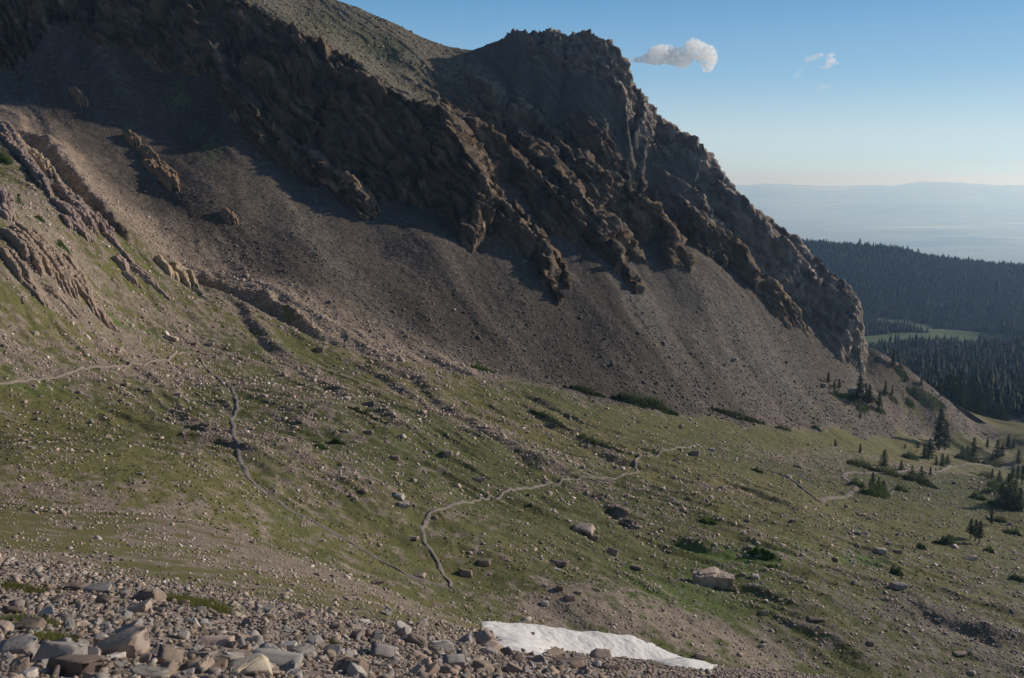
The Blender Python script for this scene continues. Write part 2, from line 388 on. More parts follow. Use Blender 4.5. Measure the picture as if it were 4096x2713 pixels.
# ------------------------------------------------------------------ terrain sheet
cu = np.arange(-130, 1156, 1.25)
r_in = (cu - 512) / F
r_l = -np.geomspace(-(r_in[0]) + .01, 2.6, 40)[::-1]; r_r = np.geomspace(r_in[-1] + .01, 2.2, 40)
rr = np.concatenate([r_l, r_in, r_r]).astype(np.float32)
yy = np.concatenate([np.geomspace(3.0, 90, 430)[:-1], np.arange(90, 300, 0.6), np.arange(300, 632, 0.5), np.geomspace(632, 900, 22)]).astype(np.float32)
NR, NC = len(yy), len(rr)
YY = np.repeat(yy[:, None], NC, 1); RR = np.repeat(rr[None, :], NR, 0); XX = RR * YY
H = np.empty((NR, NC), np.float32); M = {k: np.empty((NR, NC), np.float32) for k in ('rock', 'fg', 'stone', 'upl', 'peak')}
for a in range(0, NR, 150):
    b = min(a + 150, NR)
    h, rk, fgm, st, up, pk = terrain(XX[a:b].ravel(), YY[a:b].ravel())
    for arr, val in ((H, h), (M['rock'], rk), (M['fg'], fgm), (M['stone'], st), (M['upl'], up), (M['peak'], pk)):
        arr[a:b] = val.reshape(b - a, NC)
# far valley floor (also used by the wooded country further out)
FAR = np.array([(-400,700,-260),(0,700,-230),(250,640,-143),(320,625,-144),(420,640,-146),(700,640,-120),(330,720,-150),(450,720,-160),
  (300,900,-182),(500,900,-178),(700,900,-160),(350,1150,-206),(600,1150,-200),(400,1400,-232),(700,1400,-226),(1000,1400,-190),
  (550,1600,-250),(750,1600,-250),(400,1600,-248),(900,1600,-240),(1400,1600,-200),(0,1500,-260),(500,1800,-268),(800,1800,-268),(650,1720,-246),(760,1700,-250),
  (560,2500,-150),(760,2480,-150),(950,2500,-172),(1300,2500,-212),(1700,2500,-250),(200,2500,-150),(600,2150,-215),(1000,2150,-225),(1400,2150,-240),
  (700,3000,-420),(1200,3000,-450),(200,3000,-420),(700,4000,-800),(1800,4000,-820),(-300,2500,-200),(-300,4000,-800)], float)
far_fit = rbf_fit(FAR, 40.0)
def farz(x, y):
    return rbf_eval(far_fit, x, y) + fbm(x / 170, y / 170, 3.1, 4) * 9 - 1.0
mfar = YY > 560
if mfar.any():
    fz = farz(XX[mfar].astype(float), YY[mfar].astype(float))
    t = sstep(585, 640, YY[mfar])
    fz = fz - 14 * (1 - sstep(560, 628, YY[mfar]))
    ahead = sstep(200, 250, XX[mfar])
    t2 = sstep(625, 760, YY[mfar]) * (1 - ahead) + sstep(610, 700, YY[mfar]) * ahead
    H[mfar] = fz + np.maximum(H[mfar] - fz, 0) * (1 - t2)
    M['rock'][mfar] *= (1 - t * ahead)

def hgt_at(x, y):
    r_ = x / y
    i = np.clip(np.searchsorted(yy, y) - 1, 0, NR - 2); j = np.clip(np.searchsorted(rr, r_) - 1, 0, NC - 2)
    ty = (y - yy[i]) / (yy[i + 1] - yy[i]); tx = (r_ - rr[j]) / (rr[j + 1] - rr[j])
    return (H[i, j] * (1 - tx) + H[i, j + 1] * tx) * (1 - ty) + (H[i + 1, j] * (1 - tx) + H[i + 1, j + 1] * tx) * ty
def mask_at(k, x, y):
    i = np.clip(np.searchsorted(yy, y), 0, NR - 1); j = np.clip(np.searchsorted(rr, x / y), 0, NC - 1)
    return M[k][i, j]
def at(u, v, ymin=8.0, ymax=640.0):
    """the first point of the ground seen at photo pixel (u, v)"""
    d = ray(u, v); ys = np.arange(ymin, ymax, 0.25) if ymax < 300 else np.concatenate([np.arange(ymin, 100, .1), np.arange(100, ymax, .4)])
    k = ys / d[1]; xs = d[0] * k; zs = d[2] * k
    h = hgt_at(xs, ys); hit = np.nonzero(h >= zs)[0]
    if not len(hit): return None
    i = hit[0]; return np.array([xs[i], ys[i], h[i]])
def atp(L):
    out_ = [at(u, v) for u, v in L]
    return np.array([p for p in out_ if p is not None])

# rock relief: displace rocky ground along its normal
dHy = np.gradient(H, axis=0) / np.gradient(YY, axis=0)
dHr = np.gradient(H, axis=1) / np.gradient(XX, axis=1)
dHx = dHr; dHyy = dHy - dHr * RR
nx, ny, nz = -dHx, -dHyy, np.ones_like(H)
ln = np.sqrt(nx**2 + ny**2 + nz**2); nx /= ln; ny /= ln; nz /= ln
PX, PY, PZ = XX.copy(), YY.copy(), H.copy()
m = (M['rock'] > 0.02) & (YY < 640)
x_, y_, z_ = XX[m], YY[m], H[m]
q = np.array([0.62, -0.50, -0.60]); q /= np.linalg.norm(q)           # dip of the beds
e1 = np.array([0.62, 0.78, 0.0]); e1 /= np.linalg.norm(e1)
e2 = np.cross(q, e1)
wv = fbm(x_ / 40, y_ / 40, z_ / 40, 2) * 7
a_ = x_ * q[0] + y_ * q[1] + z_ * q[2]; b_ = x_ * e1[0] + y_ * e1[1] + z_ * e1[2] + wv; c_ = x_ * e2[0] + y_ * e2[1] + z_ * e2[2] + wv * .6
big = ridged(a_ / 34, b_ / 12, c_ / 12, 3) - 0.55
med = ridged(a_ / 11, b_ / 4.2, c_ / 3.4, 4) - 0.55
blk = fbm(a_ / 3.0, b_ / 2.0, c_ / 1.8, 3)
peakm = M['peak'][m]
pkn = ridged(x_ / 13, y_ / 13, z_ / 30, 4) - .55
uplm = M['upl'][m]
amp = M['rock'][m] * (1 - 0.86 * uplm)
pkf = ridged(x_ / 4.5 + wv * .1, y_ / 4.5, z_ / 9, 3) - .55
blq = np.round(fbm(a_ / 5.0, b_ / 2.6, c_ / 2.2, 2) * 3.2) / 3.2
def facet(sx_, sy_, sz_, seed, jmp, tilt):
    j, o_, g = vor(a_ / sx_, b_ / sy_, c_ / sz_, seed)
    return j, (j[:, 0] - .5) * jmp + (o_[0] * g[:, 0] * .6 + o_[1] * g[:, 1] + o_[2] * g[:, 2]) * tilt
j1, v1 = facet(26, 6.5, 5.0, 0, 3.4, 3.2); j2, v2 = facet(9, 3.2, 2.3, 9, 1.5, 1.7); j4, v4 = facet(3.6, 1.5, 1.2, 21, .6, .8)
v2 = v2 + v4
cb = c_ + .55 * b_ + fbm(a_ / 30, b_ / 9, c_ / 9, 2) * 4.0
saw = lambda q_: q_ - np.floor(q_)
v2 = v2 + (saw(cb / 5.2) - .5) * 2.6 * (.4 + .9 * j1[:, 2]) + (saw(cb / 1.9 + j1[:, 1]) - .5) * .9
j3, o3, g3 = vor(x_ / 5.0, y_ / 5.0, z_ / 14, 5)
v3 = (j3[:, 0] - .5) * 1.7 + (o3[0] * g3[:, 0] + o3[1] * g3[:, 1]) * 1.5
cellr = j2[:, 1]; cellR = j1[:, 1]
blq = 0; blk = 0
disp = amp * (v1 * (1 - .8 * peakm) + v2 + v3 * peakm + (big * 2.8 + med * .3) * (1 - .8 * peakm) + peakm * (pkn * 2.6 + pkf * .8) + blk * .6 + blq * 1.3) 
HOL = pts([(485,56,480),(520,85,468),(560,112,460),(600,129,454),(628,143,448),(660,158,447),(690,172,448)])
dh_, _, _, _ = polyd(HOL, x_, y_); hol = sstep(11, 5, dh_ + 4 * fbm(x_ / 10, y_ / 10, 2.2, 2)); disp *= 1 - .8 * hol
disp *= 1 - .32 * sstep(70, 130, x_)
disp = np.clip(disp, -4.5, 4.5)
flat = sstep(0.75, 0.9, nz[m]) * 0
PX[m] += nx[m] * disp; PY[m] += ny[m] * disp; PZ[m] += nz[m] * disp
# coarse block relief of scree & talus
m2 = (M['rock'] < 0.5) & (YY < 560)
sc_ = np.clip(YY[m2] / 200, 0.15, 1.2)
fine = fbm(XX[m2] / 1.7, YY[m2] / 1.7, H[m2] / 3, 2) * 0.16 * sc_
PZ[m2] += fine
H[m2] += fine

# ---- colour of the ground itself
screeness = np.zeros((NR, NC), np.float32)
toe = atp([(130,240),(195,276),(258,300),(340,345),(400,362),(475,372),(540,385),(600,398),(650,408),(692,417),(760,424),(820,428),(870,432),(943,436),(990,440)])
toe = np.vstack([[toe[0][0] - 150, toe[0][1] + 60, 0], toe])
wxx = XX + fbm(XX / 18, YY / 18, 2.0, 3) * 6; wyy = YY + fbm(XX / 18, YY / 18, 7.0, 3) * 6
dT, _, sT, _ = polyd(toe, wxx, wyy)
screeness = sstep(-3.0, 2.0, dT * sT)
screeness *= (1 - sstep(272, 292, XX) * sstep(520, 545, YY)) * (1 - sstep(255, 285, XX + (YY - 560) * .3) * sstep(575, 590, YY))
def field(L, wd, soft=0.5):
    P = atp(L); d, _, _, _ = polyd(P, wxx, wyy); return sstep(wd * (1 + soft), wd * (1 - soft), d)
col = np.zeros((NR, NC, 4), np.float32)
def lay(c, mk):
    global col
    c = np.asarray(c, np.float32)
    col[..., :3] += (c - col[..., :3]) * mk[..., None]
n1 = fbm(XX / 30, YY / 30, 0.5, 4); n2 = fbm(XX / 7, YY / 7, 3.5, 3); n3 = fbm(XX / 90, YY / 90, 7.5, 2)
n4 = fbm(XX / 2.2, YY / 2.2, 1.5, 2)
grass = np.array((0.104, 0.113, 0.041)); olive = np.array((0.185, 0.165, 0.062)); gravel = np.array((0.255, 0.208, 0.162)); bright = np.array((0.085, 0.150, 0.022))
col[..., :3] = gravel
# grass cover: more in the meadow, less near the head of the valley and in the rubble below right
n5 = noise(XX / .95, YY / .95, 2.5)
cover = 0.24 + 0.42 * n1 + 0.34 * n2 + 0.85 * n4 + .5 * n5
cover += 0.55 * field([(640,445),(760,490),(900,520),(1010,500)], 48, .8)
cover += 0.40 * field([(480,480),(600,540),(740,560)], 26, .8)
cover += 0.25 * field([(60,430),(160,470),(300,540),(420,570)], 16, .9)
cover += 0.45 * field([(300,345),(420,385),(520,400),(640,425),(760,440),(900,445)], 9, .6)
cover += 0.35 * field([(380,400),(450,440),(520,470)], 16, .8)
cover -= 0.45 * field([(20,345),(60,360),(100,370)], 12, .8)
cover -= .45 * field([(10,190),(60,240),(100,290),(150,330)], 22, .7)
cover -= 0.55 * field([(60,290),(110,330),(150,360)], 9, .8)
cover -= 0.50 * field([(560,610),(640,615),(760,650)], 7, .7)
cover -= 0.16 * field([(760,600),(850,620),(960,640)], 20, .8)
cover -= 0.42 * M['stone']
cover += .12
cover -= .55 * field([(-20,470),(100,500),(250,560),(400,600)], 6, .9)
cover += .9 * field([(985,418),(1010,425),(1030,430)], 16, .5)
gm = sstep(-0.12, 0.45, cover)
ol = sstep(-.3, .45, n3 + n2 * .5) * 0.6 + 0.6 * field([(600,440),(700,470),(800,500),(900,520)], 32, .9)
ol = np.clip(ol, 0, 1)
gcol = grass * (1 - ol[..., None]) + olive * ol[..., None]
brm = np.clip(field([(690,548),(740,557),(800,560),(870,558)], 4.0, .9) + .6 * field([(30,378),(45,388)], 5, .8) * 1.0 + .8 * field([(120,325),(150,335),(175,345)], 3.5, .8) + .5 * field([(730,565),(650,600),(620,610)], 9, .9), 0, 1) * sstep(-.5, .3, n2 + .2)
gcol = gcol * (1 - brm[..., None]) + bright * brm[..., None]
col[..., :3] += (gcol - col[..., :3]) * (gm * (1 - screeness))[..., None]
st = 1 - gm * 0.75
pink = np.array((0.26, 0.19, 0.16))
lay(pink * .95, M['stone'] * (1 - gm * .7) * .5 * (1 - screeness))
lay((0.150, 0.140, 0.112), .75 * (1 - gm) * field([(740,600),(820,625),(900,600),(960,640),(1040,600)], 17, .7))
# scree
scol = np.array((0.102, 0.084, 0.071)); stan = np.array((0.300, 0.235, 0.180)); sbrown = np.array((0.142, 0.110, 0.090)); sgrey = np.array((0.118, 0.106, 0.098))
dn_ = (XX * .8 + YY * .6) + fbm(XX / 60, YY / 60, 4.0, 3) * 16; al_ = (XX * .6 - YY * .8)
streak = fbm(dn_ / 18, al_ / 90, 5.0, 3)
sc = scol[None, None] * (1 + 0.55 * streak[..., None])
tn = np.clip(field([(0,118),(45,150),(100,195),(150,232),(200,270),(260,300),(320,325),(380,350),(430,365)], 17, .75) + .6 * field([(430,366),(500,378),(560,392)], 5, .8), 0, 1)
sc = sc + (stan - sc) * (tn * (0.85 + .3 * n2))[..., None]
bn = np.clip(field([(760,415),(830,412),(900,415),(970,425)], 12, .8), 0, 1) * (0.7 + n2)
sc = sc + (sbrown - sc) * np.clip(bn, 0, 1)[..., None]
gn = .8 * np.clip(field([(560,200),(620,290),(700,330),(790,380)], 26, .9), 0, 1) * (0.6 + streak)
sc = sc + (sgrey - sc) * np.clip(gn, 0, 1)[..., None]
wet = np.clip(field([(180,95),(200,130),(215,160)], 6, .9), 0, 1) * sstep(0, .5, n2 + .2) * .6
sc = sc + (np.array((.10, .12, .06)) - sc) * wet[..., None]
vg = np.clip(field([(800,408),(840,400),(880,398),(915,402),(940,410)], 5, .9) + .8 * field([(845,425),(870,430)], 3, .8), 0, 1) * sstep(.1, .5, n2) * .8
sc = sc + (grass * 1.2 - sc) * vg[..., None]
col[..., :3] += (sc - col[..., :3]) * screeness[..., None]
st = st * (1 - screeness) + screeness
# near talus
fgc = np.array((0.34, 0.275, 0.235)) * (1 + .25 * n4[..., None])
fgn = M['fg'] * sstep(150, 105, YY) 
fcov = sstep(.2, .6, fbm(XX / 9, YY / 9, 11.5, 3) + .5 * sstep(45, 90, YY) - .15)
tl = atp([(-20,552),(0,556),(100,575),(200,592),(350,620),(480,641),(600,657),(700,666),(800,676)])
dL, _, sL, _ = polyd(tl, XX, YY); tal = sstep(6, -3, dL * sL)
fgc = fgc + (np.array((.13, .125, .05)) - fgc) * (fcov * .6 * tal)[..., None]
col[..., :3] += (fgc - col[..., :3]) * (fgn * tal)[..., None]
st = np.maximum(st, fgn * tal)
# rock
rb = np.array((0.235, 0.175, 0.125)); rg = np.array((0.40, 0.335, 0.29)); ro = np.array((0.31, 0.205, 0.12)); rd = np.array((0.105, 0.085, 0.07))
zz3 = fbm(XX / 16, YY / 16, PZ / 16, 3); zz4 = fbm(XX / 5, YY / 5, PZ / 5, 2)
lay(rb, M['rock']); 
lay(ro, M['rock'] * sstep(.05, .5, zz3) * .7); lay(rd, M['rock'] * sstep(-.05, -.5, zz3 + .3 * zz4) * .8)
lay(rg, M['rock'] * M['peak'] * .85)
ups = M['upl'] * M['rock']
upc = np.array((0.185, 0.165, 0.125)); 
lay(upc, ups); lay((0.125, 0.135, 0.07), ups * sstep(.1, .5, n1) * .6)
sc3 = np.zeros((NR, NC), np.float32); sc3[m] = fbm(a_ / 26, b_ / 2.2 + wv * .2, c_ / 1.5 + wv * .25, 3)
lay((0.085, 0.068, 0.056), M['rock'] * (1 - M['upl']) * (1 - .6 * M['peak']) * sstep(.05, .4, sc3) * .75)
lay((0.25, 0.185, 0.125), M['rock'] * (1 - M['upl']) * (1 - .6 * M['peak']) * sstep(-.15, -.5, sc3) * .6)
cl1 = np.full((NR, NC), .5, np.float32); cl1[m] = cellr; cl2 = np.full((NR, NC), .5, np.float32); cl2[m] = cellR
col[..., :3] *= (1 + M['rock'] * (1 - M['upl']) * ((cl1 - .5) * .5 + (cl2 - .5) * .35))[..., None]
sc4 = np.zeros((NR, NC), np.float32); sc4[m] = fbm(x_ / 3.2, y_ / 3.2, z_ / 12, 3)
lay((0.09, 0.08, 0.075), M['rock'] * M['peak'] * sstep(.1, .5, sc4) * .6)
hm = np.zeros((NR, NC), np.float32); hm[m] = hol; lay((0.15, 0.132, 0.118), hm * .85 * M['rock'])
st = st * (1 - M['rock']) + M['rock'] * (M['upl'] * .8)
# gentle ledges inside the rock collect scree
led = M['rock'] * (1 - M['upl']) * sstep(0.80, 0.90, nz) * sstep(400, 420, YY) * 0.6
lay((0.17, 0.15, 0.13), led)
lay((0.05, 0.07, 0.03), sstep(600, 640, YY) * (1 - M['rock']))
col[..., :3] *= (1 - .13 * (1 - M['rock']) * (1 - screeness))[..., None]
col[..., 3] = np.clip(st, 0, 1)
col = np.clip(col, 0.01, 0.9)

# ------------------------------------------------------------------ materials
def new_mat(name):
    m = bpy.data.materials.new(name); m.use_nodes = True
    nt = m.node_tree; b = nt.nodes['Principled BSDF']
    b.inputs['Roughness'].default_value = 0.9
    b.inputs['Specular IOR Level'].default_value = 0.2
    return m, nt, b
def N(nt, t, **k):
    n = nt.nodes.new(t)
    for a, v in k.items(): setattr(n, a, v)
    return n
def terrain_mat(name, cell=0.55, bump=0.25, cellamp=0.9, fine=0.25, strata=False):
    m, nt, b = new_mat(name)
    at_ = N(nt, 'ShaderNodeAttribute', attribute_name='Col')
    geo = N(nt, 'ShaderNodeNewGeometry')
    vo = N(nt, 'ShaderNodeTexVoronoi'); vo.inputs['Scale'].default_value = 1 / cell
    vo2 = N(nt, 'ShaderNodeTexVoronoi'); vo2.inputs['Scale'].default_value = 0.42 / cell
    no = N(nt, 'ShaderNodeTexNoise'); no.inputs['Scale'].default_value = 0.9; no.inputs['Detail'].default_value = 6; no.inputs['Roughness'].default_value = .68
    for n in (vo, vo2, no): nt.links.new(geo.outputs['Position'], n.inputs['Vector'])
    hs = N(nt, 'ShaderNodeSeparateColor'); nt.links.new(vo.outputs['Color'], hs.inputs[0])
    hs2 = N(nt, 'ShaderNodeSeparateColor'); nt.links.new(vo2.outputs['Color'], hs2.inputs[0])
    def mth(op, a, b_, c=None):
        n = N(nt, 'ShaderNodeMath', operation=op)
        for i, v in enumerate((a, b_, c)):
            if v is None: continue
            if isinstance(v, (int, float)): n.inputs[i].default_value = v
            else: nt.links.new(v, n.inputs[i])
        return n.outputs[0]
    cellv = mth('ADD', mth('MULTIPLY', hs.outputs[0], 0.6), mth('MULTIPLY', mth('POWER', hs2.outputs[1], 2.0), 0.5))
    f = mth('ADD', 1.0, mth('MULTIPLY', mth('SUBTRACT', cellv, 0.45), mth('MULTIPLY', at_.outputs['Alpha'], cellamp)))
    f2 = mth('ADD', 1 - fine * 1.0, mth('MULTIPLY', no.outputs['Fac'], fine * 2.0))
    ff = mth('MULTIPLY', f, f2)
    vm = N(nt, 'ShaderNodeVectorMath', operation='SCALE'); nt.links.new(at_.outputs['Color'], vm.inputs[0]); nt.links.new(ff, vm.inputs['Scale'])
    nt.links.new(vm.outputs[0], b.inputs['Base Color'])
    if strata:
        mp = N(nt, 'ShaderNodeMapping'); mp.vector_type = 'TEXTURE'
        mp.inputs['Rotation'].default_value = Vector((0.62, -0.50, -0.60)).to_track_quat('X', 'Z').to_euler(); mp.inputs['Scale'].default_value = (14.0, 2.6, 1.8)
        nt.links.new(geo.outputs['Position'], mp.inputs['Vector'])
        ns = N(nt, 'ShaderNodeTexNoise'); ns.inputs['Scale'].default_value = 1.0; ns.inputs['Detail'].default_value = 7; ns.inputs['Roughness'].default_value = .72; nt.links.new(mp.outputs[0], ns.inputs['Vector'])
        vs = N(nt, 'ShaderNodeTexVoronoi', feature='DISTANCE_TO_EDGE'); vs.inputs['Scale'].default_value = 1.3; nt.links.new(mp.outputs[0], vs.inputs['Vector'])
        ck = N(nt, 'ShaderNodeMapRange'); ck.inputs['From Max'].default_value = .09; nt.links.new(vs.outputs['Distance'], ck.inputs['Value'])
        rocky = mth('SUBTRACT', 1.0, at_.outputs['Alpha'])
        hh0 = mth('MULTIPLY', mth('ADD', mth('MULTIPLY', ns.outputs['Fac'], 1.6), mth('MULTIPLY', ck.outputs[0], .35)), rocky)
        cf = mth('MULTIPLY_ADD', mth('MULTIPLY', mth('SUBTRACT', ns.outputs['Fac'], .5), rocky), 1.5, 1.0); ff = mth('MULTIPLY', ff, cf); nt.links.new(ff, vm.inputs['Scale'])
    hh = mth('ADD', mth('MULTIPLY', no.outputs['Fac'], 0.5), mth('MULTIPLY', mth('SUBTRACT', 1.0, vo.outputs['Distance']), mth('MULTIPLY', at_.outputs['Alpha'], 0.35)))
    if strata: hh = mth('ADD', hh, hh0)
    bp = N(nt, 'ShaderNodeBump'); bp.inputs['Strength'].default_value = 0.9; bp.inputs['Distance'].default_value = bump
    nt.links.new(hh, bp.inputs['Height']); nt.links.new(bp.outputs[0], b.inputs['Normal'])
    return m
MAT_GROUND = terrain_mat('meadow_and_gravel', 0.5, 0.35, 0.8, 0.35)
MAT_SCREE = terrain_mat('loose_scree', 0.75, 0.55, 1.0, 0.25)
MAT_CLIFF = terrain_mat('weathered_cliff_rock', 0.9, 1.6, 0.9, 0.45, True)
MAT_TALUS = terrain_mat('near_talus', 0.16, 0.08, 1.0, 0.25)

def plain(name, rgb, rough=0.9, var=0.0, scale=3.0, bump=0.0, rand=0.0, trans=0.0):
    m, nt, b = new_mat(name)
    b.inputs['Roughness'].default_value = rough
    geo = N(nt, 'ShaderNodeNewGeometry'); tc = N(nt, 'ShaderNodeTexCoord')
    no = N(nt, 'ShaderNodeTexNoise'); no.inputs['Scale'].default_value = scale; no.inputs['Detail'].default_value = 5
    nt.links.new(tc.outputs['Object'], no.inputs['Vector'])
    ma = N(nt, 'ShaderNodeMath', operation='MULTIPLY_ADD'); ma.inputs[1].default_value = var * 2; ma.inputs[2].default_value = 1 - var
    nt.links.new(no.outputs['Fac'], ma.inputs[0]); val = ma.outputs[0]
    if rand:
        oi = N(nt, 'ShaderNodeObjectInfo'); mr = N(nt, 'ShaderNodeMath', operation='MULTIPLY_ADD'); mr.inputs[1].default_value = rand * 2; mr.inputs[2].default_value = 1 - rand
        nt.links.new(oi.outputs['Random'], mr.inputs[0]); mm = N(nt, 'ShaderNodeMath', operation='MULTIPLY')
        nt.links.new(val, mm.inputs[0]); nt.links.new(mr.outputs[0], mm.inputs[1]); val = mm.outputs[0]
    vm = N(nt, 'ShaderNodeVectorMath', operation='SCALE'); vm.inputs[0].default_value = rgb; nt.links.new(val, vm.inputs['Scale'])
    nt.links.new(vm.outputs[0], b.inputs['Base Color'])
    if bump:
        bp = N(nt, 'ShaderNodeBump'); bp.inputs['Strength'].default_value = .8; bp.inputs['Distance'].default_value = bump
        nt.links.new(no.outputs['Fac'], bp.inputs['Height']); nt.links.new(bp.outputs[0], b.inputs['Normal'])
    if trans:
        tr = N(nt, 'ShaderNodeBsdfTranslucent'); nt.links.new(vm.outputs[0], tr.inputs['Color'])
        mx = N(nt, 'ShaderNodeMixShader'); mx.inputs[0].default_value = trans
        nt.links.new(b.outputs[0], mx.inputs[1]); nt.links.new(tr.outputs[0], mx.inputs[2])
        nt.links.new(mx.outputs[0], nt.nodes['Material Output'].inputs['Surface'])
    return m

# ------------------------------------------------------------------ split the sheet into ground, scree, mountain
idx = np.arange(NR * NC, dtype=np.int32).reshape(NR, NC)
q4 = np.stack([idx[:-1, :-1], idx[:-1, 1:], idx[1:, 1:], idx[1:, :-1]], -1).reshape(-1, 4)
V = np.stack([PX, PY, PZ], -1).reshape(-1, 3)
fc = lambda A: (A[:-1, :-1] + A[1:, 1:]).reshape(-1) * .5
rockf = fc(M['rock']) > 0.5; screef = (fc(screeness) > 0.5) & ~rockf; talf = (fc(YY) < 100) & ~rockf & ~screef
def sub(name, fm, mat):
    f = q4[fm]; used = np.unique(f); remap = np.zeros(NR * NC, np.int32); remap[used] = np.arange(len(used), dtype=np.int32)
    o = mesh_np(name, V[used], remap[f], mat, 4, name != 'mountain', col=col.reshape(-1, 4)[used])
    return tag(o, kind='structure')
sub('mountain', rockf, MAT_CLIFF)
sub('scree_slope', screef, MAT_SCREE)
sub('valley_ground', ~rockf & ~screef & ~talf, MAT_GROUND)
sub('talus_slope', talf, MAT_TALUS)

# ------------------------------------------------------------------ far country: wooded hill, wide plain, distant ranges
fx = np.linspace(-0.35, 0.95, 420); fy = np.concatenate([np.linspace(860, 3300, 330), np.geomspace(3320, 6000, 30)])
FXX = fx[None, :] * fy[:, None]; FYY = np.repeat(fy[:, None], len(fx), 1)
FZ = farz(FXX, FYY)
FZ = np.where(FYY > 3000, FZ - (FYY - 3000) * .25, FZ)
def clearing(x, y):
    """open grass in the bottom of the wooded valley"""
    P = np.array([(520, 1520, 0), (630, 1535, 0), (725, 1560, 0)], float)
    d, _, _, t = polyd(P, x, y)
    P2 = np.array([(735, 1860, 0), (735, 1760, 0), (740, 1680, 0), (735, 1600, 0)], float)
    d2, _, _, _ = polyd(P2, x, y)
    n = fbm(x / 60, y / 60, 2.2, 3) * 26
    return np.maximum(sstep(100, 84, d + n), sstep(56, 42, d2 + n))
cl = clearing(FXX, FYY)
fcol = np.zeros(FXX.shape + (4,), np.float32); fn = fbm(FXX / 60, FYY / 60, 9.1, 4)
fcol[..., :3] = np.array((.030, .042, .022)) * (1 + .4 * fn[..., None])
fcol[..., :3] += (np.array((.085, .125, .045)) - fcol[..., :3]) * cl[..., None]
fcol[..., :3] += (np.array((.09, .10, .05)) - fcol[..., :3]) * (sstep(2440, 2500, FYY) * sstep(2600, 2540, FYY) * sstep(0, .35, fn) * .6)[..., None]
fi = np.arange(FXX.size, dtype=np.int32).reshape(FXX.shape)
fq = np.stack([fi[:-1, :-1], fi[:-1, 1:], fi[1:, 1:], fi[1:, :-1]], -1).reshape(-1, 4)
MAT_FAR = terrain_mat('forest_floor', 6.0, 1.0, .5, .3)
tag(mesh_np('wooded_hill', np.stack([FXX, FYY, FZ], -1).reshape(-1, 3), fq, MAT_FAR, 4, True, col=fcol.reshape(-1, 4)), kind='structure')

ang = np.linspace(R(-42), R(52), 700); rad = np.geomspace(4500, 70000, 420)
PA, PRr = np.meshgrid(ang, rad); QX = PRr * np.sin(PA); QY = PRr * np.cos(PA)
QZ = -1050 + fbm(QX / 5000, QY / 3000, 1.0, 5) * 30 + np.maximum(0, fbm(QX / 2600, QY / 1700, 4.0, 5) - .25) * 170
mz = sstep(30000, 46000, PRr) * sstep(62000, 50000, PRr)
prof = 0.80 + 0.25 * fbm(PA * 5.0, 3.3, 0.4, 3) + .10 * fbm(PA * 24, 1.3, 4.4, 3)
prof += .10 * np.exp(-((PA - R(14.8)) / .035) ** 2) + .10 * np.exp(-((PA - R(22.5)) / .022) ** 2)
QZ = QZ + mz * (prof * 1180 + fbm(QX / 2500, QY / 2500, 6.6, 5) * 190)
mz2 = sstep(22000, 27000, PRr) * sstep(31000, 27500, PRr) * sstep(R(20), R(12), PA) * .9 + sstep(30000, 33000, PRr) * sstep(38000, 34500, PRr) * sstep(R(12), R(20), PA)
QZ = QZ + mz2 * np.maximum(0, .35 + fbm(QX / 3800, QY / 3800, 2.6, 5)) * 330
pn = fbm(QX / 2400, QY / 1500, 7.7, 5); pn2 = fbm(QX / 700, QY / 900, 1.7, 4); pn3 = fbm(QX / 9000, QY / 2600, 3.9, 3)
pc = np.zeros(QX.shape + (4,), np.float32)
pc[..., :3] = np.array((.20, .19, .13)) * (1 + .35 * pn[..., None] + .25 * pn2[..., None])
pc[..., :3] += (np.array((.06, .085, .06)) - pc[..., :3]) * (sstep(.15, .45, pn) * .75)[..., None]
pc[..., :3] += (np.array((.48, .42, .33)) - pc[..., :3]) * (sstep(.28, .5, pn3) * .75 + .6 * sstep(.4, .6, -pn2))[..., None].clip(0, 1)
pc[..., :3] = (pc[..., :3] * 1.55).clip(.03, .8)
qi = np.arange(QX.size, dtype=np.int32).reshape(QX.shape)
qq = np.stack([qi[:-1, :-1], qi[1:, :-1], qi[1:, 1:], qi[:-1, 1:]], -1).reshape(-1, 4)
MAT_PLAIN = terrain_mat('dry_plain', 150.0, 1.0, .3, .1)
tag(mesh_np('distant_plain', np.stack([QX, QY, QZ], -1).reshape(-1, 3), qq, MAT_PLAIN, 4, True, col=pc.reshape(-1, 4)), kind='structure')

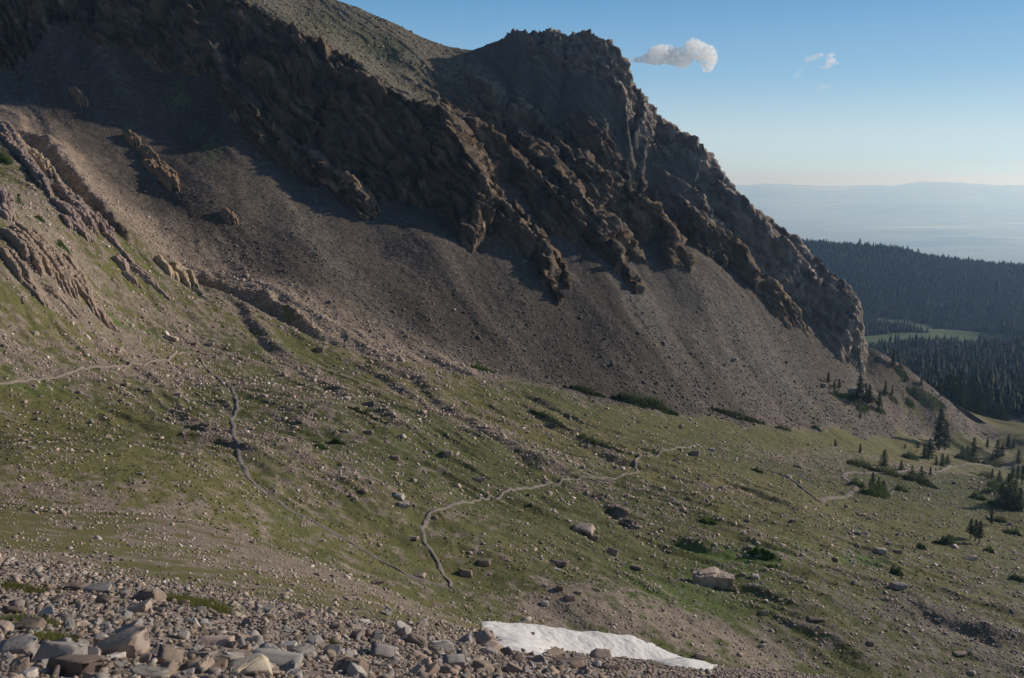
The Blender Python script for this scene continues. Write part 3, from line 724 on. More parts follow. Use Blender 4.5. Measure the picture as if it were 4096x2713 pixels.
# ------------------------------------------------------------------ paths
def resample(P, step):
    P = np.asarray(P); seg = np.linalg.norm(np.diff(P[:, :2], axis=0), axis=1); s = np.concatenate([[0], np.cumsum(seg)])
    n = max(3, int(s[-1] / step)); t = np.linspace(0, s[-1], n)
    return np.stack([np.interp(t, s, P[:, k]) for k in range(P.shape[1])], -1)
MAT_PATH = plain('trodden_gravel', (0.255, 0.21, 0.175), .95, .25, 1.6, .03)
MAT_PATHD = plain('grey_trodden_gravel', (0.19, 0.165, 0.155), .95, .3, 1.6, .03)
MAT_PATHM = plain('grey_tan_trodden_gravel', (0.215, 0.185, 0.162), .95, .3, 1.6, .03)
def path(L, wd, mat, sc=.4324):
    P = atp([(u * sc, v * sc) for u, v in L]); P = resample(P, .5)
    k = np.ones(7) / 7; Q = P.copy()
    for c in (0, 1): Q[3:-3, c] = np.convolve(P[:, c], k, 'valid')
    Q[:, 0] += fbm(Q[:, 0] / 2.5, Q[:, 1] / 2.5, 3.0, 2) * .35; Q[:, 1] += fbm(Q[:, 0] / 2.5, Q[:, 1] / 2.5, 9.0, 2) * .35
    T = np.gradient(Q[:, :2], axis=0); T /= np.linalg.norm(T, axis=1)[:, None] + 1e-9; Nn = np.stack([-T[:, 1], T[:, 0]], -1)
    rows = []
    for j, o in enumerate((-1, -.5, 0, .5, 1)):
        ww = wd * (1 + .9 * fbm(Q[:, 0] / 2.6 + j, Q[:, 1] / 2.6, 3.1, 3))
        xy = Q[:, :2] + Nn * (o * ww / 2)[:, None]
        z = hgt_at(xy[:, 0], xy[:, 1]) + (0.20 if abs(o) < 1 else .0) * np.clip(xy[:, 1] / 190, .8, 2.2)
        rows.append(np.column_stack([xy, z]))
    G = np.stack(rows, 1); n = len(Q); ii = np.arange(n * 5).reshape(n, 5)
    f = np.stack([ii[:-1, :-1], ii[:-1, 1:], ii[1:, 1:], ii[1:, :-1]], -1).reshape(-1, 4)
    return tag(mesh_np('footpath', G.reshape(-1, 3), f, mat, 4, True), kind='structure'), Q
PATHS = []
for L, wd, m in [
 ([(-30,890),(0,888),(60,882),(150,866),(200,852),(260,848),(340,842),(390,832),(405,820),(440,818),(465,835),(483,858)], .8, MAT_PATH),
 ([(483,858),(515,885),(540,905),(548,935),(548,950),(535,968),(540,1000),(550,1040),(555,1070),(575,1110),(600,1130),(660,1175),(720,1205),(800,1250),(870,1290),(930,1325),(980,1345),(1025,1358)], .95, MAT_PATHD),
 ([(1045,1362),(1030,1335),(1010,1300),(985,1260),(975,1230),(985,1200),(1005,1180),(1060,1165),(1130,1150),(1200,1130),(1270,1115),(1340,1107),(1430,1105),(1475,1092),(1468,1065),(1480,1052),(1530,1045),(1580,1035),(1610,1030)], .85, MAT_PATHM),
 ([(1895,1160),(1960,1145),(1980,1130),(1960,1112),(1948,1103),(1960,1093),(2060,1095),(2100,1088),(2160,1092),(2195,1078),(2240,1073),(2300,1077),(2367,1080),(2420,1085)], 2.1, MAT_PATHM),
 ([(1750,1080),(1830,1110),(1890,1158)], 1.0, MAT_PATHD)]:
    o, Q = path(L, wd, m); PATHS.append(Q)

# ------------------------------------------------------------------ rocks
def hull_rock(seed, npts=12, sx=1.0, sy=.75, sz=.55, detail=0, rough=0.0, bev=0.0):
    r = random.Random(seed); bm = bmesh.new()
    bmesh.ops.create_cube(bm, size=1.0)
    sh = r.uniform(-.25, .25)
    for v in bm.verts: v.co = Vector(((v.co.x + sh * v.co.z) * sx, v.co.y * sy, v.co.z * sz))
    for i in range(npts):                       # knock corners and edges off a slab with random planes
        n_ = Vector((r.gauss(0, 1) / sx, r.gauss(0, 1) / sy, r.gauss(0, .75) / sz)).normalized()
        ext = max(v.co.dot(n_) for v in bm.verts)
        bmesh.ops.bisect_plane(bm, geom=bm.verts[:] + bm.edges[:] + bm.faces[:], plane_co=n_ * ext * r.uniform(.62, .92), plane_no=n_, clear_outer=True)
        res_ = bmesh.ops.convex_hull(bm, input=bm.verts[:]); jk = [e for e in res_['geom_interior'] + res_['geom_unused'] if isinstance(e, bmesh.types.BMVert)]
        bmesh.ops.delete(bm, geom=list(set(jk)), context='VERTS')
    res = bmesh.ops.convex_hull(bm, input=bm.verts[:])
    junk = [e for e in res['geom_interior'] + res['geom_unused'] if isinstance(e, bmesh.types.BMVert)]
    bmesh.ops.delete(bm, geom=list(set(junk)), context='VERTS')
    bmesh.ops.dissolve_limit(bm, angle_limit=R(9), verts=bm.verts, edges=bm.edges)
    if bev: bmesh.ops.bevel(bm, geom=bm.edges, offset=bev, segments=1, affect='EDGES')
    bmesh.ops.triangulate(bm, faces=bm.faces)
    if detail:
        bmesh.ops.subdivide_edges(bm, edges=bm.edges, cuts=detail, use_grid_fill=True)
        co = np.array([v.co for v in bm.verts]); s = seed * 3.7
        dn1 = fbm(co[:, 0] * 3 + s, co[:, 1] * 3, co[:, 2] * 3, 3); bm.normal_update()
        for v, d in zip(bm.verts, dn1): v.co += v.normal * float(d) * rough
        bmesh.ops.triangulate(bm, faces=bm.faces)
    bm.verts.index_update()
    Vv = np.array([v.co[:] for v in bm.verts]); Ff = np.array([[v.index for v in f.verts] for f in bm.faces]); bm.free()
    return Vv, Ff

def rotmats(n, tilt=0.5):
    az = rng.uniform(0, 2 * PI, n); ax = rng.normal(0, tilt, n); ay = rng.normal(0, tilt, n)
    ca, sa, cx, sx, cy, sy = np.cos(az), np.sin(az), np.cos(ax), np.sin(ax), np.cos(ay), np.sin(ay)
    Rz = np.zeros((n, 3, 3)); Rz[:, 0, 0] = ca; Rz[:, 0, 1] = -sa; Rz[:, 1, 0] = sa; Rz[:, 1, 1] = ca; Rz[:, 2, 2] = 1
    Rx = np.zeros((n, 3, 3)); Rx[:, 0, 0] = 1; Rx[:, 1, 1] = cx; Rx[:, 1, 2] = -sx; Rx[:, 2, 1] = sx; Rx[:, 2, 2] = cx
    Ry = np.zeros((n, 3, 3)); Ry[:, 1, 1] = 1; Ry[:, 0, 0] = cy; Ry[:, 0, 2] = sy; Ry[:, 2, 0] = -sy; Ry[:, 2, 2] = cy
    return Rx @ Ry @ Rz
def scatter_mesh(name, protos, P, S, cols, mat, tilt=0.35, aspect=None):
    n = len(P); which = rng.integers(0, len(protos), n); Rm = rotmats(n, tilt)
    Vs, Fs, Cs = [], [], []; off = 0
    for k, (pv, pf) in enumerate(protos):
        m_ = which == k
        if not m_.any(): continue
        sv = S[m_][:, None, None] * pv[None] * rng.uniform(.75, 1.25, (m_.sum(), 1, 3))
        vv = np.einsum('nij,nkj->nki', Rm[m_], sv) + P[m_][:, None]
        nn = m_.sum(); Vs.append(vv.reshape(-1, 3)); Fs.append((pf[None] + (np.arange(nn) * len(pv))[:, None, None] + off).reshape(-1, 3))
        Cs.append(np.repeat(cols[m_], len(pv), 0)); off += nn * len(pv)
    return mesh_np(name, np.concatenate(Vs), np.concatenate(Fs), mat, 3, False, col=np.concatenate(Cs))
def stone_mat(name):
    m, nt, b = new_mat(name)
    a_ = N(nt, 'ShaderNodeAttribute', attribute_name='Col'); geo = N(nt, 'ShaderNodeNewGeometry')
    no = N(nt, 'ShaderNodeTexNoise'); no.inputs['Scale'].default_value = 5; no.inputs['Detail'].default_value = 4
    nt.links.new(geo.outputs['Position'], no.inputs['Vector'])
    ma = N(nt, 'ShaderNodeMath', operation='MULTIPLY_ADD'); ma.inputs[1].default_value = .9; ma.inputs[2].default_value = .55; nt.links.new(no.outputs['Fac'], ma.inputs[0])
    vm = N(nt, 'ShaderNodeVectorMath', operation='SCALE'); nt.links.new(a_.outputs['Color'], vm.inputs[0]); nt.links.new(ma.outputs[0], vm.inputs['Scale'])
    nt.links.new(vm.outputs[0], b.inputs['Base Color'])
    return m
MAT_STONE = stone_mat('loose_stones')
tiny = [hull_rock(100 + i, 2, 1.0, .7, .5) for i in range(8)]
def stones_at(x, y, s, c, sink=.15):
    z = hgt_at(x, y); return np.column_stack([x, y, z + s * (.25 - sink)]), s, c
def palette(n, base, var=.22):
    b_ = np.asarray(base)[rng.integers(0, len(base), n)] * (1 + rng.normal(0, var, (n, 1))).clip(.45, 1.8)
    return np.column_stack([b_.clip(.03, .75), np.ones(n)])
PALG = [(.46,.37,.31),(.40,.31,.25),(.52,.45,.39),(.32,.25,.21),(.43,.33,.27),(.28,.24,.22)]
PALF = [(.33,.27,.225),(.27,.215,.175),(.30,.27,.25),(.24,.20,.175),(.38,.335,.295),(.22,.19,.175),(.29,.23,.18),(.34,.27,.205)]
PALS = [(.165,.142,.124),(.14,.12,.105),(.20,.175,.152),(.24,.20,.165),(.125,.108,.097)]
def in_view(x, y, mg=.06): return (x / y > -.56 - mg) & (x / y < .56 + mg)
PX_ = [];
def add(x, y, s, c, sink=.15):
    p, s_, c_ = stones_at(x, y, s, c, sink); PX_.append((p, s_, c_))
def off_path(x, y, r=.8):
    k_ = np.ones(x.shape, bool)
    for Q in PATHS:
        m_ = (x > Q[:, 0].min() - 2) & (x < Q[:, 0].max() + 2) & (y > Q[:, 1].min() - 2) & (y < Q[:, 1].max() + 2)
        if m_.any(): k_[m_] &= polyd(Q[::3], x[m_], y[m_])[0] > r
    return k_
def samp_scr(n, y0, y1, p=1.0):
    """even-on-ground sample inside the visible fan (density falling slowly with distance)"""
    y = (rng.uniform(0, 1, n) * (y1 ** p - y0 ** p) + y0 ** p) ** (1 / p); x = y * rng.uniform(-.62, .62, n); return x, y
# valley floor stones
x, y = samp_scr(330000, 40, 430, .9); dl_, _, sl_, _ = polyd(tl, x, y); k_ = dl_ * sl_ > -2; x, y = x[k_], y[k_]
sc_m = mask_at('rock', x, y) < .3
i_ = np.clip(np.searchsorted(yy, y), 0, NR - 1); j_ = np.clip(np.searchsorted(rr, x / y), 0, NC - 1)
scr = screeness[i_, j_]; gmv = gm[i_, j_]; stv = M['stone'][i_, j_]; tnv = tn[i_, j_]
clump = fbm(x / 12, y / 12, 5.0, 3)
prob = np.clip(.38 - .20 * gmv + .26 * stv + .45 * clump, .03, 1) * (1 - scr) * sc_m
keep = (rng.uniform(0, 1, len(x)) < prob) & off_path(x, y)
xk, yk = x[keep], y[keep]; s = np.exp(rng.normal(-1.48, .52, len(xk))) * np.clip(yk / 190, .45, 1.35); s = np.clip(s, .08, 2.4)
add(xk, yk, s, palette(len(xk), PALG))
# scree stones
x, y = samp_scr(150000, 300, 560, 1.0)
i_ = np.clip(np.searchsorted(yy, y), 0, NR - 1); j_ = np.clip(np.searchsorted(rr, x / y), 0, NC - 1)
scr = screeness[i_, j_] * (M['rock'][i_, j_] < .3); tnv = tn[i_, j_]; lower = sstep(120, 0, dT[i_, j_])
keep = rng.uniform(0, 1, len(x)) < scr * (.16 + .5 * lower) * (1 + .8 * streak[i_, j_])
xk, yk = x[keep], y[keep]; s = np.clip(np.exp(rng.normal(-1.28, .45, len(xk))) * (.75 + .75 * lower[keep]), .12, 2.4)
cc = palette(len(xk), PALS); tk = tnv[keep][:, None] * .8; cc[:, :3] = cc[:, :3] * (1 - tk) + palette(len(xk), PALG)[:, :3] * tk
add(xk, yk, s, cc)
# upland stones
x, y = samp_scr(24000, 520, 612, 1.0); i_ = np.clip(np.searchsorted(yy, y), 0, NR - 1); j_ = np.clip(np.searchsorted(rr, x / y), 0, NC - 1)
keep = M['upl'][i_, j_] * M['rock'][i_, j_] > .5; xk, yk = x[keep], y[keep]; s = np.clip(np.exp(rng.normal(-.6, .45, len(xk))), .2, 3)
add(xk, yk, s, palette(len(xk), [(.22,.19,.155),(.18,.155,.12),(.26,.225,.18)]))
cat_ = lambda k: np.concatenate([q_[k] for q_ in PX_])
o = scatter_mesh('scattered_stones', tiny, cat_(0), cat_(1), cat_(2), MAT_STONE)
tag(o, 'small loose stones strewn over the meadow and scree', 'stones', kind='stuff')

# near talus: dense angular rubble
MAT_NSTONE = stone_mat('near_rubble')
med = [hull_rock(300 + i, 5, 1.05, .75, [.5, .35, .26][i % 3]) for i in range(18)]
PX_ = []
def near(n, y0, y1, mu, sg, lo, hi, p=.6, sink=.1, dens=None):
    x, y = samp_scr(n, y0, y1, p)
    dl_, _, sl_, _ = polyd(tl, x, y); k_ = (mask_at('fg', x, y) > .3) & (dl_ * sl_ < rng.uniform(-3, 9, n) * (y / 60))
    if dens is not None: k_ &= rng.uniform(0, 1, n) < dens(x, y)
    x, y = x[k_], y[k_]
    s = .56 * np.clip(np.exp(rng.normal(mu, sg, len(x))), lo, hi) * np.clip(y / 28, .72, 1.25)
    add(x, y, s, palette(len(x), PALF, .18), sink)
grs = lambda x, y: np.clip(1.0 - 1.1 * sstep(.25, .6, fbm(x / 9, y / 9, 11.5, 3) + .5 * sstep(45, 90, y) - .15), .25, 1)
near(90000, 9, 120, -2.35, .5, .04, .5, .95)
near(26000, 9, 110, -1.6, .42, .12, .6, .75, .05, grs)
near(2200, 10, 90, -1.0, .3, .25, .8, .5, .0, lambda x, y: grs(x, y) * sstep(75, 25, y))
o = scatter_mesh('talus_rubble', med, cat_(0), cat_(1), cat_(2), MAT_NSTONE, .3)
tag(o, 'loose angular rubble covering the near slope', 'rubble', kind='stuff')

def outcrop_mat(name, rgb, rgb2):
    m, nt, b = new_mat(name)
    tc = N(nt, 'ShaderNodeNewGeometry'); no = N(nt, 'ShaderNodeTexNoise'); no.inputs['Scale'].default_value = .8; no.inputs['Detail'].default_value = 7; no.inputs['Roughness'].default_value = .7
    nt.links.new(tc.outputs['Position'], no.inputs['Vector'])
    mx = N(nt, 'ShaderNodeMix', data_type='RGBA'); mx.inputs[6].default_value = (*rgb, 1); mx.inputs[7].default_value = (*rgb2, 1)
    mr = N(nt, 'ShaderNodeMapRange'); mr.inputs['From Min'].default_value = .35; mr.inputs['From Max'].default_value = .65; nt.links.new(no.outputs['Fac'], mr.inputs['Value'])
    nt.links.new(mr.outputs[0], mx.inputs[0]); nt.links.new(mx.outputs[2], b.inputs['Base Color'])
    bp = N(nt, 'ShaderNodeBump'); bp.inputs['Distance'].default_value = .25; bp.inputs['Strength'].default_value = .9; nt.links.new(no.outputs['Fac'], bp.inputs['Height']); nt.links.new(bp.outputs[0], b.inputs['Normal'])
    return m
# individual rocks
MAT_ROCK = plain('pinkish_grey_boulder', (0.36, 0.285, 0.235), .9, .35, 2.2, .05, .22)
MAT_ROCKG = plain('grey_boulder', (0.30, 0.275, 0.255), .9, .35, 2.2, .05, .2)
MAT_ROCKB = plain('brown_boulder', (0.24, 0.185, 0.15), .9, .35, 2.2, .05, .2)
MAT_ROCKW = plain('pale_boulder', (0.47, 0.43, 0.39), .85, .25, 2.2, .03, .1)
MAT_ROCKY = plain('cream_boulder', (0.52, 0.44, 0.33), .85, .25, 2.2, .03, .1)
MATS = dict(p=MAT_ROCK, g=MAT_ROCKG, b=MAT_ROCKB, w=MAT_ROCKW, y=MAT_ROCKY)
protoV = [hull_rock(500 + i, 8, 1, .74, [.5, .62, .38, .45][i % 4], 2, .03, .012) for i in range(10)]
flatV = [hull_rock(560 + i, 8, 1, .6, .26, 2, .035, .012) for i in range(4)]
rock_me = {}
for ks, L in (('n', protoV), ('f', flatV)):
    for i, (v, f) in enumerate(L):
        for mk in MATS:
            rock_me[ks, i, mk] = mesh_np('rock', v, f, MATS[mk], 3, False, link=False)
def rock(u, v, wpx, label, mk='p', kind='n', hk=1.0, rz=None, group='boulders in the meadow', idx=None, name='boulder', cat='rock', tilt=.12, sinkf=.30, sx=1):
    """(u, v) = photo pixel of the foot of the rock, wpx = its width there"""
    p = at(u, v)
    if p is None: return None
    s = wpx * math.hypot(p[1], 0) / F * .9
    i = idx if idx is not None else random.randrange(10 if kind == 'n' else 4)
    o = bpy.data.objects.new(name, rock_me[kind, i, mk]); C.objects.link(o)
    hz = {'n': [.5, .62, .38, .45][i % 4], 'f': .26}[kind] * s * hk
    o.scale = (s * sx, s, s * hk); o.location = (p[0], p[1], p[2] + hz * (0.5 - sinkf))
    o.rotation_euler = (random.gauss(0, tilt), random.gauss(0, tilt), random.uniform(-.4, .4) if rz is None else rz)
    return tag(o, label, cat, group)
G1 = 'boulders in the meadow'
def big_boulder():
    p = at(712, 585); Vs, Fs = [], []; off = 0
    for sd_, dx, dy, dz, sx_, sy_, sz_, rz_ in ((1, -1.5, 0, .15, 3.6, 3.2, 2.2, .1), (2, 1.5, .1, .0, 3.8, 3.0, 2.1, -.12), (3, .2, .8, .35, 4.6, 2.6, 2.3, .25), (4, -.6, -.5, .75, 2.2, 2.0, 1.1, .2), (5, -3.2, -.6, -.6, 1.0, .9, .7, .3), (6, 2.6, .3, -.1, 1.8, 2.4, 1.9, 0)):
        v_, f_ = hull_rock(700 + sd_, 9, sx_, sy_, sz_, 4, .16, .06)
        c_, s_ = math.cos(rz_), math.sin(rz_); v_ = np.column_stack([v_[:, 0] * c_ - v_[:, 1] * s_ + dx, v_[:, 0] * s_ + v_[:, 1] * c_ + dy, v_[:, 2] + dz])
        Vs.append(v_); Fs.append(f_ + off); off += len(v_)
    o = mesh_np('boulder', np.concatenate(Vs) * 1.13, np.concatenate(Fs), outcrop_mat('big_boulder_stone', (.56, .44, .37), (.40, .31, .255)), 3); o.location = (p[0], p[1], p[2] + .95)
    return tag(o, 'largest grey-pink boulder, blocky and cracked, alone on the grass above the snow patch', 'rock', G1)
big_boulder()
for a in [
 (399,499,11,'pale rounded boulder above a grey one, between the two footpaths','w'),
 (403,507,12,'grey block just below the pale rounded boulder','g'),
 (584,532,22,'flat-topped rectangular pinkish block in the green meadow','p'),
 (594,540,12,'smaller brown block just right of the rectangular block','b'),
 (412,539,16,'triangular pink slab left of the bend in the light footpath','p'),
 (612,555,13,'upright pink boulder with a notch, low in the meadow','p'),
 (637,568,12,'round brown boulder left of the largest boulder','b'),
 (558,564,24,'long low dark brown rock in the meadow above its small white stone','b'),
 (557,570,8,'small white stone under the long dark rock','w'),
 (484,565,16,'wedge-shaped brown rock right of where the footpaths meet','b'),
 (466,575,14,'brown rock nearest the meeting point of the footpaths','b'),
 (420,577,12,'pink stone at the edge of the dark footpath near its end','p'),
 (478,481,14,'pointed pink slab in the grass above the light footpath','p'),
 (448,454,12,'pink rock in the grass high above the light footpath','p'),
 (369,433,9,'pointed pink rock among the levees','p'),
 (395,459,12,'brown block at the left among the levees','b'),
 (205,425,12,'flat brown slab left of the dark footpath','b'),
 (300,423,8,'small brown rock right of the dark footpath','b'),
 (320,351,10,'grey-brown boulder on the bank below the channel','b'),
 (345,432,8,'pink cube-like rock in the middle grass','p'),
 (150,392,9,'round pink rock below the left footpath','p'),
 (118,350,12,'pink boulder above the left footpath','p'),
 (172,340,14,'tan boulder in the grass above the left footpath bend','p'),
 (190,344,14,'dark slab in the stony heap above the footpath bend','b'),
 (210,345,10,'grey boulder at the right end of the stony heap','g'),
 (100,313,9,'pale stone below the slanting slabs','w'),
 (34,335,9,'cream stone on the left gravel slope','y'),
 (252,543,8,'dark round rock alone on the stony slope','b'),
 (140,475,9,'grey-brown block on the left slope','g'),
 (316,575,10,'dark brown rock cluster under the dark footpath','b'),
 (376,584,17,'long dark rock below the dark footpath','b'),
 (560,590,9,'pair of brown blocks left of the tall pinkish block','b'),
 (578,594,9,'tall pinkish block in the lower meadow','p'),
 (597,590,10,'dark brown block at the lower meadow','b'),
 (570,600,12,'pink rock above the snow patch','p'),
 (545,605,9,'upright pale rock above the snow patch','w'),
 (487,634,13,'pink slab at the upper left tip of the snow patch','p'),
 (531,637,10,'brown rock on the upper edge of the snow patch','b'),
 (880,552,13,'grey flat-topped boulder beside the small stream','g'),
 (897,553,11,'dark flat boulder right of the flat-topped one by the stream','b'),
 (798,467,8,'dark rock in the golden grass','b'),
 (712,451,6,'thin white stone standing in the golden grass','w'),
 (695,455,12,'dark wide rock beside the golden grass','b'),
 (893,476,6,'dark boulder beside the far footpath','b'),
 (898,588,16,'light grey boulder in the rubble at the right','g'),
 (970,560,15,'long flat log-like slab on the grey mound','p'),
 (750,548,7,'round grey rock on the stream bank','g'),
 (758,558,8,'grey rock right below the bright green plants','g'),
 (793,522,7,'round dark rock in the middle of the meadow','b'),
 (755,578,9,'pale jagged rock in the rubble heap','w'),
 (815,621,15,'long flat dark slab in the lower rubble','b'),
 (764,615,10,'pale block in the lower rubble','p'),
 (870,645,9,'brown block at the lower right','b'),
 (960,655,14,'flat pink slab at the bottom right','p'),
 (990,520,9,'grey stone under the twin pines','g'),
 (700,658,12,'dark rock at the right end of the snow','b'),
 (865,390,0.1,'x','g'),
]:
    if a[2] < 1: continue
    kind = 'f' if ('slab' in a[3] or 'flat' in a[3] or 'long' in a[3]) and 'flat-topped' not in a[3] else 'n'
    rock(a[0], a[1], a[2], a[3], a[4], kind, 1.35 if ('upright' in a[3] or 'tall' in a[3] or 'pointed' in a[3] or 'standing' in a[3]) else .95, group=G1)
G3 = 'blocks lying on the scree'
for a in [(853,392,25,'long pale-topped slab leaning among the scree conifers','g'),(733,360,10,'flat grey slab on the right scree','g'),(744,366,7,'small flat slab just below the flat grey one','g'),
  (823,386,8,'dark block left of the scree conifers','g'),(865,333,4,'x','g'),(880,357,5,'light grey boulder on the scree beneath the prow','w'),(463,244,4,'pale stone high on the dark scree','y'),(454,310,4,'cream stone in the middle of the dark scree','y'),
  (247,276,5,'orange stone beside the main channel','y'),(280,327,5,'small cream boulder on the bank of the channel','y'),(525,262,4,'single block below the front spur','g'),(648,331,4,'pale slab far down the middle scree','w'),(916,368,4,'dark block behind the lone conifer','g'),(228,300,3,'x','y')]:
    if a[3] == 'x': continue
    rock(a[0], a[1], a[2], a[3], a[4], 'f' if 'slab' in a[3] else 'n', group=G3, rz=-.5)
G2 = 'larger blocks on the near talus'
for a in [
 (125,637,42,'long pale slab tipped to the right at the left of the talus','g','f'),(210,607,0.1,'x','g','f'),(75,590,26,'dark pointed boulder at the upper left of the talus','b','n'),(180,575,0,'x','g','n'),
 (150,601,34,'brown overhanging block with pale slabs around it','b','n'),(45,587,12,'low dark rock at the top left of the talus','b','n'),
 (135,612,36,'tan slab under the pale tipped slab','p','f'),(98,592,38,'pale grey tilted slab below the dark pointed boulder','g','f'),
 (124,655,64,'big tan slab with a cracked face in the left corner','p','n'),(60,664,52,'round grey-tan boulder in the left corner','g','n'),(118,649,22,'white block beside the big tan slab','w','n'),
 (215,645,40,'flat-topped pink block in the middle of the talus','p','f'),(232,648,14,'cube-shaped brown block beside the flat-topped pink one','b','n'),
 (275,668,58,'broad pale slab leaning at the bottom of the picture','g','f'),(285,650,36,'white tilted slab right of the middle','w','f'),
 (200,672,34,'blocky tan rock at the bottom edge','p','n'),(170,664,30,'dark split block at the bottom left','b','n'),(250,675,46,'cream wedge at the bottom edge','y','n'),
 (350,672,36,'brown cube rock at the bottom centre','b','n'),(330,655,26,'grey sharp-edged block left of the bottom centre','g','n'),
 (238,617,18,'cream oval stone at the end of the grass clump','y','f'),(307,655,18,'dark wedge between pale slabs','b','n'),(385,668,26,'tan slab at the bottom centre','p','f'),
 (30,630,30,'dark round boulder above the yellow flowers','b','n'),(18,655,44,'blue-grey blurred boulder in the lower left corner','g','n'),(45,617,22,'white-topped block in the left talus','w','n'),
 (420,660,22,'flat tan slab right of the bottom centre','p','f'),(455,668,26,'grey block at the foot of the picture','g','n'),(405,640,16,'brown stone in the central talus','b','n'),
 (560,668,20,'grey-brown flat block right of the bottom centre','g','f'),(490,655,16,'pale sharp block below the snow tip','w','n'),(610,670,18,'tan block under the snow edge','p','n'),
 (80,676,60,'brown half-hidden boulder on the bottom edge','b','n'),(150,678,40,'grey angular block on the bottom edge','g','n')]:
    if a[2] < 1: continue
    rock(a[0], a[1], a[2], a[3], a[4], a[5], 1.0, group=G2, tilt=.28, sinkf=.22)
cols_ = dict(p='pinkish tan', g='grey', b='brown', w='pale', y='cream')
LM = [(125,637,'long pale tipped slab'),(75,590,'dark pointed boulder'),(150,601,'brown overhanging block'),(124,655,'big cracked tan slab'),(60,664,'round grey-tan corner boulder'),
 (215,645,'flat-topped pink block'),(275,668,'broad leaning pale slab'),(350,672,'brown cube rock at the bottom centre'),(238,617,'cream oval stone'),(420,660,'flat tan slab'),(487,634,'tip of the snow patch'),(560,668,'grey-brown flat block'),(200,620,'grass clump'),(30,630,'yellow flowers'),(330,655,'sharp-edged grey block'),(118,649,'white block')]
seen_l = set(); n_ = 0; tries = 0
while n_ < 185 and tries < 6000:                                # further blocks no one could tell from their neighbours
    tries += 1; v = 600 + 78 * rng.uniform() ** .8; u = rng.uniform(0, 620)
    p = at(u, v)
    if p is None or p[1] > 80 or mask_at('fg', p[0], p[1]) < .5 or grs(np.array([p[0]]), np.array([p[1]]))[0] < .6: continue
    mk = 'ppgggbbw'[rng.integers(0, 8)]; kd = 'nnf'[rng.integers(0, 3)]; wp = float(np.clip(rng.uniform(12, 28) * (v - 560) / 95, 6, 30))
    lu, lv, ln2 = min(LM, key=lambda l: (l[0] - u) ** 2 + 4 * (l[1] - v) ** 2); du, dv = u - lu, (v - lv) * 2
    dr_ = (('right of' if du > 0 else 'left of') if abs(du) > abs(dv) else ('below' if dv > 0 else 'above'))
    ds_ = 'close' if math.hypot(du, dv) < 22 else ('a little way' if math.hypot(du, dv) < 45 else 'well')
    sz_ = 'small' if wp < 10 else ('mid-sized' if wp < 17 else 'large')
    lbl = f"{sz_} {cols_[mk]} {'flat slab' if kd == 'f' else 'angular block'} {ds_} {dr_} the {ln2}"
    if lbl in seen_l or len(lbl.split()) > 16: continue
    seen_l.add(lbl); rock(u, v, wp, lbl, mk, kd, 1.0, rng.uniform(0, 6.28), 'blocks in the near talus', tilt=.35, sinkf=.25)
    n_ += 1

